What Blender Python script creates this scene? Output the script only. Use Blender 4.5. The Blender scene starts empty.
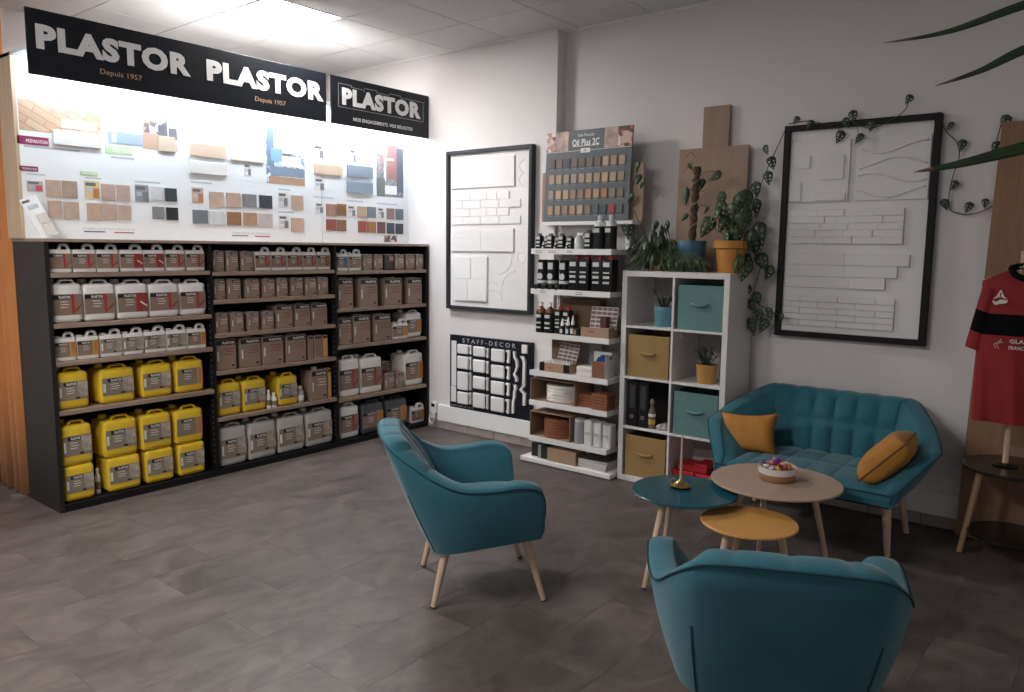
import bpy, bmesh, math, random
from mathutils import Vector, Matrix

random.seed(7)
scene = bpy.context.scene
COL = scene.collection

# ------------------------------------------------------------------ camera
cam_data = bpy.data.cameras.new('camera')
cam_data.sensor_width = 36.0
cam_data.lens = 27.218
cam_data.clip_start = 0.05
cam = bpy.data.objects.new('camera', cam_data)
COL.objects.link(cam)
PITCH, ROLL, YAW = .124927, .010651, .677541
_f = Vector((-math.sin(YAW)*math.cos(PITCH), math.cos(YAW)*math.cos(PITCH), -math.sin(PITCH)))
_r = Vector((math.cos(YAW), math.sin(YAW), 0))
_u = _r.cross(_f)
_r2 = _r*math.cos(ROLL) + _u*math.sin(ROLL)
_u2 = _u*math.cos(ROLL) - _r*math.sin(ROLL)
cam.matrix_world = Matrix(((_r2.x, _u2.x, -_f.x, 0), (_r2.y, _u2.y, -_f.y, 0), (_r2.z, _u2.z, -_f.z, 1.61), (0, 0, 0, 1)))
scene.camera = cam

# ------------------------------------------------------------------ light and exposure
world = bpy.data.worlds.new('room_ambient')
scene.world = world
world.use_nodes = True
world.node_tree.nodes['Background'].inputs[0].default_value = (1.0, .94, .92, 1)
world.node_tree.nodes['Background'].inputs[1].default_value = 0.085
scene.view_settings.view_transform = 'Standard'
scene.view_settings.look = 'None'
scene.view_settings.gamma = 1.0
scene.view_settings.use_curve_mapping = False
scene.view_settings.exposure = 1.82
CEILING_LAMP = 21.0
SIGN_TUBE = 22.0

# ------------------------------------------------------------------ materials
MATS = {}
def mat(name, col=None, rough=.55, metal=0., var=0., scale=8., bump=0., bscale=60., emit=0., spec=.5, sheen=0., rnd=0., alpha=1., trans=0.):
    if name in MATS: return MATS[name]
    m = bpy.data.materials.new(name); m.use_nodes = True
    nt = m.node_tree; b = nt.nodes['Principled BSDF']
    b.inputs['Roughness'].default_value = rough
    b.inputs['Metallic'].default_value = metal
    b.inputs['Specular IOR Level'].default_value = spec
    c = (*col, 1)
    b.inputs['Base Color'].default_value = c
    if sheen:
        b.inputs['Sheen Weight'].default_value = sheen
        b.inputs['Sheen Roughness'].default_value = .45
    if trans:
        b.inputs['Transmission Weight'].default_value = trans
    tc = nt.nodes.new('ShaderNodeTexCoord')
    if var or rnd:
        n = nt.nodes.new('ShaderNodeTexNoise'); n.inputs['Scale'].default_value = scale; n.inputs['Detail'].default_value = 5
        nt.links.new(tc.outputs['Object'], n.inputs['Vector'])
        mr = nt.nodes.new('ShaderNodeMapRange')
        mr.inputs[1].default_value = .3; mr.inputs[2].default_value = .7
        mr.inputs[3].default_value = 1-var; mr.inputs[4].default_value = 1+var
        nt.links.new(n.outputs['Fac'], mr.inputs[0])
        val = mr.outputs[0]
        if rnd:
            oi = nt.nodes.new('ShaderNodeObjectInfo')
            m2 = nt.nodes.new('ShaderNodeMapRange'); m2.inputs[3].default_value = 1-rnd; m2.inputs[4].default_value = 1+rnd
            nt.links.new(oi.outputs['Random'], m2.inputs[0])
            mm = nt.nodes.new('ShaderNodeMath'); mm.operation = 'MULTIPLY'
            nt.links.new(val, mm.inputs[0]); nt.links.new(m2.outputs[0], mm.inputs[1]); val = mm.outputs[0]
        vm = nt.nodes.new('ShaderNodeVectorMath'); vm.operation = 'SCALE'
        vm.inputs[0].default_value = col
        nt.links.new(val, vm.inputs['Scale'])
        nt.links.new(vm.outputs[0], b.inputs['Base Color'])
    if bump:
        n2 = nt.nodes.new('ShaderNodeTexNoise'); n2.inputs['Scale'].default_value = bscale; n2.inputs['Detail'].default_value = 4
        nt.links.new(tc.outputs['Object'], n2.inputs['Vector'])
        bp = nt.nodes.new('ShaderNodeBump'); bp.inputs['Strength'].default_value = bump; bp.inputs['Distance'].default_value = .01
        nt.links.new(n2.outputs['Fac'], bp.inputs['Height'])
        nt.links.new(bp.outputs[0], b.inputs['Normal'])
    if emit:
        b.inputs['Emission Color'].default_value = c
        b.inputs['Emission Strength'].default_value = emit
    MATS[name] = m
    return m

def wood(name, c1, c2, rough=.5, axis='Z', scale=6., rnd=0.):
    """stretched-noise wood grain along an object axis"""
    if name in MATS: return MATS[name]
    m = bpy.data.materials.new(name); m.use_nodes = True
    nt = m.node_tree; b = nt.nodes['Principled BSDF']; b.inputs['Roughness'].default_value = rough
    tc = nt.nodes.new('ShaderNodeTexCoord'); mp = nt.nodes.new('ShaderNodeMapping')
    s = {'X': (.12, 1, 1), 'Y': (1, .12, 1), 'Z': (1, 1, .12)}[axis]
    mp.inputs['Scale'].default_value = tuple(scale*k*3 for k in s)
    n = nt.nodes.new('ShaderNodeTexNoise'); n.inputs['Scale'].default_value = 1.6; n.inputs['Detail'].default_value = 7; n.inputs['Distortion'].default_value = .6
    cr = nt.nodes.new('ShaderNodeValToRGB')
    cr.color_ramp.elements[0].position = .3; cr.color_ramp.elements[0].color = (*c1, 1)
    cr.color_ramp.elements[1].position = .72; cr.color_ramp.elements[1].color = (*c2, 1)
    nt.links.new(tc.outputs['Object'], mp.inputs[0]); nt.links.new(mp.outputs[0], n.inputs['Vector'])
    nt.links.new(n.outputs['Fac'], cr.inputs[0]); nt.links.new(cr.outputs[0], b.inputs['Base Color'])
    MATS[name] = m
    return m

def print_mat(name, kind):
    """flat printed pictures: procedural colour fields"""
    if name in MATS: return MATS[name]
    m = bpy.data.materials.new(name); m.use_nodes = True
    nt = m.node_tree; b = nt.nodes['Principled BSDF']; b.inputs['Roughness'].default_value = .35
    tc = nt.nodes.new('ShaderNodeTexCoord')
    if kind == 'parquet':
        t = nt.nodes.new('ShaderNodeTexBrick'); t.inputs['Scale'].default_value = 5
        t.inputs['Color1'].default_value = (.52, .34, .23, 1); t.inputs['Color2'].default_value = (.60, .44, .33, 1); t.inputs['Mortar'].default_value = (.34, .21, .14, 1)
        t.inputs['Mortar Size'].default_value = .012; t.inputs['Brick Width'].default_value = .9; t.inputs['Row Height'].default_value = .22
        mp = nt.nodes.new('ShaderNodeMapping'); mp.inputs['Rotation'].default_value = (0, 0, math.radians(28))
        sx = nt.nodes.new('ShaderNodeSeparateXYZ'); cb = nt.nodes.new('ShaderNodeCombineXYZ'); nt.links.new(tc.outputs['Object'], sx.inputs[0]); nt.links.new(sx.outputs[1], cb.inputs[0]); nt.links.new(sx.outputs[2], cb.inputs[1]); nt.links.new(cb.outputs[0], mp.inputs[0]); nt.links.new(mp.outputs[0], t.inputs[0]); nt.links.new(t.outputs[0], b.inputs['Base Color'])
    else:
        ramp = {'kitchen': [(.4, .46, .55), (.6, .67, .74), (.76, .81, .85), (.86, .87, .88)],
                'dining': [(.16, .14, .16), (.5, .3, .2), (.6, .5, .44), (.8, .76, .72)],
                'lounge': [(.16, .2, .27), (.3, .37, .45), (.58, .63, .68), (.82, .83, .86)],
                'terrace': [(.2, .2, .23), (.33, .2, .19), (.27, .28, .3), (.36, .32, .32)],
                'group': [(.1, .1, .12), (.6, .08, .08), (.5, .35, .3), (.8, .6, .6)],
                'room': [(.12, .04, .03), (.4, .16, .12), (.55, .38, .32), (.7, .6, .55)]}[kind]
        t = nt.nodes.new('ShaderNodeTexVoronoi'); t.inputs['Scale'].default_value = 30; t.distance = 'CHEBYCHEV'
        nt.links.new(tc.outputs['Object'], t.inputs['Vector'])
        cr = nt.nodes.new('ShaderNodeValToRGB'); cr.color_ramp.interpolation = 'CONSTANT'
        while len(cr.color_ramp.elements) < 4: cr.color_ramp.elements.new(.5)
        for i, cc in enumerate(ramp):
            cr.color_ramp.elements[i].position = i*.25; cr.color_ramp.elements[i].color = (*cc, 1)
        sp = nt.nodes.new('ShaderNodeSeparateColor')
        nt.links.new(t.outputs['Color'], sp.inputs[0]); nt.links.new(sp.outputs[0], cr.inputs[0]); nt.links.new(cr.outputs[0], b.inputs['Base Color'])
    MATS[name] = m
    return m

def floor_mat(name):
    m = bpy.data.materials.new(name); m.use_nodes = True; MATS[name] = m
    nt = m.node_tree; b = nt.nodes['Principled BSDF']
    tc = nt.nodes.new('ShaderNodeTexCoord'); oi = nt.nodes.new('ShaderNodeObjectInfo')
    mp = nt.nodes.new('ShaderNodeMapping'); mp.inputs['Scale'].default_value = (1.5, 1, 1)
    ad = nt.nodes.new('ShaderNodeVectorMath'); ad.operation = 'MULTIPLY_ADD'
    ad.inputs[1].default_value = (1, 1, 1)
    sc = nt.nodes.new('ShaderNodeVectorMath'); sc.operation = 'SCALE'; sc.inputs[0].default_value = (31, 17, 9)
    nt.links.new(oi.outputs['Random'], sc.inputs['Scale'])
    nt.links.new(tc.outputs['Object'], ad.inputs[0]); nt.links.new(sc.outputs[0], ad.inputs[2])
    nt.links.new(ad.outputs[0], mp.inputs[0])
    n = nt.nodes.new('ShaderNodeTexNoise'); n.inputs['Scale'].default_value = 3.6; n.inputs['Detail'].default_value = 9; n.inputs['Roughness'].default_value = .6; n.inputs['Distortion'].default_value = 1.1
    nt.links.new(mp.outputs[0], n.inputs['Vector'])
    cr = nt.nodes.new('ShaderNodeValToRGB')
    cr.color_ramp.elements[0].position = .32; cr.color_ramp.elements[0].color = (.060, .047, .043, 1)
    cr.color_ramp.elements[1].position = .70; cr.color_ramp.elements[1].color = (.142, .117, .110, 1)
    nt.links.new(n.outputs['Fac'], cr.inputs[0])
    m2 = nt.nodes.new('ShaderNodeMapRange'); m2.inputs[3].default_value = .93; m2.inputs[4].default_value = 1.07
    nt.links.new(oi.outputs['Random'], m2.inputs[0])
    vm = nt.nodes.new('ShaderNodeVectorMath'); vm.operation = 'SCALE'
    nt.links.new(cr.outputs[0], vm.inputs[0]); nt.links.new(m2.outputs[0], vm.inputs['Scale'])
    nt.links.new(vm.outputs[0], b.inputs['Base Color'])
    r = nt.nodes.new('ShaderNodeMapRange'); r.inputs[3].default_value = .42; r.inputs[4].default_value = .6
    nt.links.new(n.outputs['Fac'], r.inputs[0]); nt.links.new(r.outputs[0], b.inputs['Roughness'])
    bp = nt.nodes.new('ShaderNodeBump'); bp.inputs['Strength'].default_value = .12; bp.inputs['Distance'].default_value = .004
    nt.links.new(n.outputs['Fac'], bp.inputs['Height']); nt.links.new(bp.outputs[0], b.inputs['Normal'])
    return m

# ------------------------------------------------------------------ mesh helpers
class MB:
    def __init__(s): s.v = []; s.f = []
    def add(s, vs, fs):
        o = len(s.v); s.v += [tuple(p) for p in vs]; s.f += [tuple(i+o for i in f) for f in fs]; return s
    def box(s, x0, x1, y0, y1, z0, z1):
        return s.add([(x0, y0, z0), (x1, y0, z0), (x1, y1, z0), (x0, y1, z0), (x0, y0, z1), (x1, y0, z1), (x1, y1, z1), (x0, y1, z1)],
                     [(0, 3, 2, 1), (4, 5, 6, 7), (0, 1, 5, 4), (1, 2, 6, 5), (2, 3, 7, 6), (3, 0, 4, 7)])
    def rbox(s, x0, x1, y0, y1, z0, z1, r=.005, seg=1):
        bm = bmesh.new(); bmesh.ops.create_cube(bm, size=1)
        for v in bm.verts:
            v.co = Vector(((x0+x1)/2+v.co.x*(x1-x0), (y0+y1)/2+v.co.y*(y1-y0), (z0+z1)/2+v.co.z*(z1-z0)))
        bmesh.ops.bevel(bm, geom=bm.edges[:], offset=r, segments=seg, profile=.6, affect='EDGES')
        bm.verts.index_update()
        s.add([v.co for v in bm.verts], [[v.index for v in f.verts] for f in bm.faces]); bm.free(); return s
    def tube(s, pts, r, n=8, cap=True):
        pts = [Vector(p) for p in pts]; rs = r if isinstance(r, (list, tuple)) else [r]*len(pts)
        up = None; vs = []
        for i, p in enumerate(pts):
            t = (pts[min(i+1, len(pts)-1)]-pts[max(i-1, 0)]).normalized()
            if up is None:
                up = t.orthogonal().normalized()
            up = (up - t*up.dot(t))
            up = up.normalized() if up.length > 1e-6 else t.orthogonal().normalized()
            b = t.cross(up)
            for k in range(n):
                a = 2*math.pi*k/n
                vs.append(p+(up*math.cos(a)+b*math.sin(a))*rs[i])
        fs = []
        for i in range(len(pts)-1):
            for k in range(n):
                fs.append((i*n+k, i*n+(k+1) % n, (i+1)*n+(k+1) % n, (i+1)*n+k))
        if cap:
            fs.append(tuple(range(n))[::-1]); fs.append(tuple((len(pts)-1)*n+k for k in range(n)))
        return s.add(vs, fs)
    def lathe(s, prof, n=24, c=(0, 0, 0)):
        vs = []; fs = []
        for r, z in prof:
            for k in range(n):
                a = 2*math.pi*k/n; vs.append((c[0]+r*math.cos(a), c[1]+r*math.sin(a), c[2]+z))
        m = len(prof)
        for i in range(m-1):
            for k in range(n):
                fs.append((i*n+k, i*n+(k+1) % n, (i+1)*n+(k+1) % n, (i+1)*n+k))
        fs.append(tuple(range(n))[::-1]); fs.append(tuple((m-1)*n+k for k in range(n)))
        return s.add(vs, fs)
    def prism(s, poly, axis, d0, d1):
        """poly in the two other axes, extruded along axis from d0 to d1"""
        def P(a, b, d):
            return {'x': (d, a, b), 'y': (a, d, b), 'z': (a, b, d)}[axis]
        n = len(poly)
        vs = [P(a, b, d0) for a, b in poly]+[P(a, b, d1) for a, b in poly]
        fs = [tuple(range(n))[::-1], tuple(range(n, 2*n))]+[(i, (i+1) % n, n+(i+1) % n, n+i) for i in range(n)]
        return s.add(vs, fs)
    def mesh(s, name, m, smooth=None):
        me = bpy.data.meshes.new(name); me.from_pydata(s.v, [], s.f)
        bm = bmesh.new(); bm.from_mesh(me); bmesh.ops.recalc_face_normals(bm, faces=bm.faces[:]); bm.to_mesh(me); bm.free()
        if m: me.materials.append(m)
        if smooth is not None:
            me.shade_smooth()
            if smooth < 3: me.set_sharp_from_angle(angle=smooth)
        me.update()
        return me
    def build(s, name, m, parent=None, loc=None, smooth=None):
        return inst(name, s.mesh(name, m, smooth), parent, loc)

def inst(name, me, parent=None, loc=None, rot=None, scale=None):
    o = bpy.data.objects.new(name, me); COL.objects.link(o)
    if parent: o.parent = parent
    if loc: o.location = loc
    if rot: o.rotation_euler = rot
    if scale: o.scale = scale
    return o
def tag(o, label, cat, group=None, kind=None):
    if label: o['label'] = label
    if cat: o['category'] = cat
    if group: o['group'] = group
    if kind: o['kind'] = kind
    return o
def thing(name, label, cat, loc=(0, 0, 0), rz=0., group=None, rot=None):
    o = bpy.data.objects.new(name, None); COL.objects.link(o)
    o.empty_display_size = .1; o.location = loc; o.rotation_euler = rot or (0, 0, rz)
    return tag(o, label, cat, group)
def struct(o):
    o['kind'] = 'structure'; return o
def stuff(o):
    o['kind'] = 'stuff'; return o
def box(name, m, x0, x1, y0, y1, z0, z1, parent=None, r=0, seg=1, smooth=None):
    b = MB()
    b.rbox(x0, x1, y0, y1, z0, z1, r, seg) if r else b.box(x0, x1, y0, y1, z0, z1)
    return b.build(name, m, parent, smooth=smooth)

TEXTS = {}
def text_mesh(s, bold, m, facing, depth):
    k = (s, bold, m.name, facing, depth)
    if k in TEXTS: return TEXTS[k]
    cu = bpy.data.curves.new('lettering', 'FONT'); cu.body = s; cu.size = 1; cu.offset = bold; cu.extrude = .01; cu.resolution_u = 3
    cu.space_character = 1.0+bold*2.2
    t = bpy.data.objects.new('tmp', cu); me = bpy.data.meshes.new_from_object(t)
    bpy.data.objects.remove(t)
    xs = [v.co.x for v in me.vertices]; ys = [v.co.y for v in me.vertices]; zs = [v.co.z for v in me.vertices]
    cx, cy = (min(xs)+max(xs))/2, (min(ys)+max(ys))/2; w = max(xs)-min(xs); h = max(ys)-min(ys)
    for v in me.vertices:
        a, b, n = (v.co.x-cx)/w, (v.co.y-cy)/h, (1 if v.co.z > 0 else 0)*depth
        v.co = (n, a, b) if facing == '+x' else (a, -n, b)
    me.materials.clear(); me.materials.append(m)
    me.name = 'lettering'
    if facing == '-y': pass
    TEXTS[k] = (me, w/h)
    return TEXTS[k]
def text(name, s, c, w, h, m, facing='+x', parent=None, bold=.0, depth=.001):
    """lettering centred at c, w wide and h high, facing +x or -y"""
    me, asp = text_mesh(s, bold, m, facing, depth)
    if h is None: h = w/asp
    if w is None: w = h*asp
    o = inst(name, me, parent, c)
    o.scale = (1, w, h) if facing == '+x' else (w, 1, h)
    return o

def crom(P, n):
    """Catmull-Rom through tuples"""
    out = []; P = [tuple(p) for p in P]
    for i in range(len(P)-1):
        a, b, c, d = P[max(i-1, 0)], P[i], P[i+1], P[min(i+2, len(P)-1)]
        for k in range(n):
            t = k/n
            out.append(tuple(.5*(2*b[j]+(c[j]-a[j])*t+(2*a[j]-5*b[j]+4*c[j]-d[j])*t*t+(3*b[j]-a[j]-3*c[j]+d[j])*t**3) for j in range(len(b))))
    out.append(P[-1]); return out

ORD = ['first', 'second', 'third', 'fourth', 'fifth', 'sixth', 'seventh', 'eighth', 'ninth', 'tenth', 'eleventh', 'twelfth']

# palette
WHITE = mat('white_paint', (.80, .79, .79), .6, var=.02, scale=2, bump=.05, bscale=90)
WALL = mat('wall_paint', (.72, .69, .69), .8, var=.025, scale=1.2, bump=.08, bscale=130)
PURE = mat('white_laminate', (.82, .82, .83), .35)
BLACK = mat('black_laminate', (.008, .008, .01), .55, var=.1, scale=20, spec=.25)
SIGNBLACK = mat('sign_black', (.010, .012, .017), .35, spec=.3)
ITEMS = [
    (1, 1, 'small', 'pink', 1.836, 1.964, 1.441, 0.18, -4.95),
    (1, 1, 'small', 'red', 1.967, 2.102, 1.441, 0.182, -4.95),
    (1, 1, 'small', 'red', 2.105, 2.239, 1.441, 0.184, -4.95),
    (1, 1, 'small', 'red2', 2.245, 2.39, 1.441, 0.186, -4.95),
    (1, 1, 'small', 'red2', 2.393, 2.53, 1.441, 0.188, -4.95),
    (1, 1, 'small', 'red', 2.537, 2.671, 1.441, 0.19, -4.95),
    (1, 1, 'small', 'red', 2.678, 2.81, 1.441, 0.192, -4.95),
    (1, 2, 'big', 'red', 1.827, 2.015, 1.142, 0.253, -4.95),
    (1, 2, 'big', 'red', 2.017, 2.207, 1.142, 0.248, -4.95),
    (1, 2, 'big', 'red2', 2.212, 2.414, 1.142, 0.243, -4.95),
    (1, 2, 'big', 'red', 2.417, 2.619, 1.142, 0.238, -4.95),
    (1, 2, 'big', 'red', 2.622, 2.811, 1.142, 0.234, -4.95),
    (1, 3, 'small', 'tan', 1.831, 1.96, 0.915, 0.181, -4.95),
    (1, 3, 'small', 'tan', 1.963, 2.093, 0.915, 0.178, -4.95),
    (1, 3, 'small', 'wood', 2.099, 2.234, 0.915, 0.176, -4.95),
    (1, 3, 'small', 'wood', 2.237, 2.369, 0.915, 0.173, -4.95),
    (1, 3, 'small', 'wood', 2.372, 2.516, 0.915, 0.171, -4.95),
    (1, 3, 'small', 'wood', 2.52, 2.662, 0.915, 0.169, -4.95),
    (1, 3, 'small', 'tan', 2.665, 2.799, 0.915, 0.167, -4.95),
    (1, 4, 'yellow', 'wood', 1.836, 2.021, 0.619, 0.256, -4.95),
    (1, 4, 'yellow', 'wood', 2.084, 2.303, 0.619, 0.246, -4.95),
    (1, 4, 'yellow', 'wood', 2.343, 2.546, 0.619, 0.245, -4.95),
    (1, 4, 'yellow', 'orange', 2.571, 2.774, 0.619, 0.248, -4.95),
    (1, 5, 'yellow', 'wood', 1.846, 2.025, 0.045, 0.244, -4.95),
    (1, 5, 'yellow', 'wood', 2.102, 2.311, 0.045, 0.243, -4.95),
    (1, 5, 'yellow', 'wood', 2.344, 2.535, 0.045, 0.237, -4.95),
    (1, 5, 'yellow', 'wood', 2.567, 2.761, 0.045, 0.235, -4.95),
    (1, 5, 'bottle', 'white', 2.049, 2.081, 0.045, 0.166, -5.0),
    (1, 5, 'yellow', 'wood', 1.842, 2.024, 0.27, 0.28, -4.95),
    (1, 5, 'yellow', 'wood', 2.09, 2.301, 0.27, 0.27, -4.95),
    (1, 5, 'yellow', 'wood', 2.326, 2.53, 0.27, 0.267, -4.95),
    (1, 5, 'yellow', 'orange', 2.552, 2.756, 0.27, 0.262, -4.95),
    (2, 1, 'tin', 'plain', 2.868, 2.954, 1.432, 0.145, -4.95),
    (2, 1, 'tin', 'plain', 2.97, 3.063, 1.432, 0.144, -4.95),
    (2, 1, 'tin', 'plain', 3.085, 3.181, 1.432, 0.142, -4.95),
    (2, 1, 'small', 'red', 3.198, 3.328, 1.432, 0.172, -4.95),
    (2, 1, 'small', 'red', 3.332, 3.464, 1.432, 0.173, -4.95),
    (2, 1, 'small', 'red', 3.468, 3.605, 1.432, 0.174, -4.95),
    (2, 1, 'small', 'red', 3.609, 3.735, 1.432, 0.175, -4.95),
    (2, 1, 'small', 'red', 3.738, 3.87, 1.432, 0.176, -4.95),
    (2, 2, 'tin', 'plain', 2.868, 2.956, 1.237, 0.144, -4.95),
    (2, 2, 'tin', 'plain', 2.974, 3.077, 1.237, 0.144, -4.95),
    (2, 2, 'tin', 'plain', 3.119, 3.229, 1.237, 0.142, -4.95),
    (2, 2, 'tin', 'plain', 3.258, 3.357, 1.237, 0.141, -4.95),
    (2, 2, 'tin', 'plain', 3.372, 3.467, 1.237, 0.141, -4.95),
    (2, 2, 'tin', 'plain', 3.498, 3.606, 1.237, 0.14, -4.95),
    (2, 2, 'tin', 'plain', 3.624, 3.73, 1.237, 0.14, -4.95),
    (2, 2, 'tin', 'plain', 3.741, 3.843, 1.237, 0.14, -4.95),
    (2, 3, 'tin', 'plain', 2.87, 2.97, 1.002, 0.146, -4.95),
    (2, 3, 'tin', 'plain', 2.992, 3.09, 1.002, 0.143, -4.95),
    (2, 3, 'tin', 'plain', 3.126, 3.215, 1.002, 0.139, -4.95),
    (2, 3, 'tin', 'plain', 3.245, 3.34, 1.002, 0.136, -4.95),
    (2, 3, 'tin', 'titled', 3.36, 3.507, 1.002, 0.178, -4.95),
    (2, 3, 'tin', 'titled', 3.523, 3.669, 1.002, 0.178, -4.95),
    (2, 3, 'tin', 'titled', 3.678, 3.827, 1.002, 0.177, -4.95),
    (2, 4, 'tin', 'titled', 2.864, 3.025, 0.74, 0.227, -4.95),
    (2, 4, 'tin', 'titled', 3.053, 3.22, 0.74, 0.22, -4.95),
    (2, 4, 'tin', 'titled', 3.232, 3.417, 0.74, 0.218, -4.95),
    (2, 4, 'tin', 'titled', 3.443, 3.623, 0.74, 0.212, -4.95),
    (2, 4, 'carton', 'brown', 3.642, 3.686, 0.74, 0.184, -4.95),
    (2, 4, 'carton', 'brown', 3.693, 3.772, 0.74, 0.182, -4.95),
    (2, 4, 'carton', 'orange', 3.776, 3.825, 0.74, 0.18, -4.95),
    (2, 5, 'yellow', 'wood', 2.869, 3.053, 0.411, 0.263, -4.95),
    (2, 5, 'yellow', 'wood', 3.065, 3.262, 0.411, 0.26, -4.95),
    (2, 5, 'yellow', 'wood', 3.363, 3.536, 0.411, 0.252, -4.95),
    (2, 5, 'tin', 'capped', 3.657, 3.814, 0.411, 0.246, -4.95),
    (2, 5, 'carton', 'orange', 3.819, 3.853, 0.411, 0.242, -4.95),
    (2, 5, 'bottle', 'white', 3.266, 3.304, 0.411, 0.14, -4.95),
    (2, 5, 'bottle', 'white', 3.308, 3.356, 0.411, 0.111, -4.95),
    (2, 5, 'bottle', 'grey', 3.542, 3.603, 0.411, 0.132, -4.95),
    (2, 6, 'big', 'wood', 2.872, 3.088, 0.045, 0.3, -4.95),
    (2, 6, 'big', 'wood', 3.1, 3.337, 0.045, 0.297, -4.95),
    (2, 6, 'big', 'wood', 3.351, 3.59, 0.045, 0.294, -4.95),
    (2, 6, 'big', 'wood', 3.606, 3.862, 0.045, 0.292, -4.95),
    (3, 1, 'small', 'blue', 3.928, 4.041, 1.42, 0.174, -4.95),
    (3, 1, 'small', 'plain', 4.049, 4.184, 1.42, 0.175, -4.95),
    (3, 1, 'tin', 'plain', 4.194, 4.296, 1.42, 0.133, -4.95),
    (3, 1, 'tin', 'plain', 4.312, 4.414, 1.42, 0.133, -4.95),
    (3, 1, 'tin', 'black', 4.424, 4.535, 1.42, 0.133, -4.95),
    (3, 1, 'tin', 'plain', 4.546, 4.653, 1.42, 0.134, -4.95),
    (3, 1, 'tin', 'plain', 4.672, 4.782, 1.42, 0.134, -4.95),
    (3, 1, 'tin', 'plain', 4.794, 4.905, 1.42, 0.134, -4.95),
    (3, 2, 'tin', 'titled', 3.936, 4.087, 1.119, 0.249, -4.95),
    (3, 2, 'tin', 'titled', 4.157, 4.351, 1.119, 0.244, -4.95),
    (3, 2, 'tin', 'titled', 4.423, 4.624, 1.119, 0.238, -4.95),
    (3, 2, 'tin', 'titled', 4.69, 4.866, 1.119, 0.233, -4.95),
    (3, 3, 'tin', 'titled', 3.932, 4.068, 0.822, 0.226, -4.95),
    (3, 3, 'tin', 'titled', 4.082, 4.27, 0.822, 0.238, -4.95),
    (3, 3, 'tin', 'titled', 4.308, 4.493, 0.822, 0.234, -4.95),
    (3, 3, 'small', 'tan', 4.516, 4.693, 0.822, 0.174, -4.95),
    (3, 3, 'big', 'tan', 4.684, 4.874, 0.822, 0.233, -4.96),
    (3, 4, 'big', 'red', 3.929, 4.148, 0.39, 0.335, -4.95),
    (3, 4, 'big', 'red', 4.157, 4.39, 0.39, 0.324, -4.95),
    (3, 4, 'tin', 'redcap', 4.42, 4.535, 0.39, 0.148, -4.95),
    (3, 4, 'tin', 'redcap', 4.546, 4.641, 0.39, 0.143, -4.95),
    (3, 4, 'tin', 'plain', 4.519, 4.625, 0.39, 0.227, -5.1),
    (3, 4, 'big', 'tan', 4.658, 4.898, 0.39, 0.309, -4.955),
    (3, 5, 'big', 'red', 3.935, 4.135, 0.045, 0.287, -4.95),
    (3, 5, 'slate', 'tan', 4.165, 4.404, 0.045, 0.276, -4.95),
    (3, 5, 'slate', 'tan', 4.432, 4.677, 0.045, 0.272, -4.95),
    (3, 5, 'small', 'tan', 4.729, 4.898, 0.045, 0.198, -4.95),
]
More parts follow.
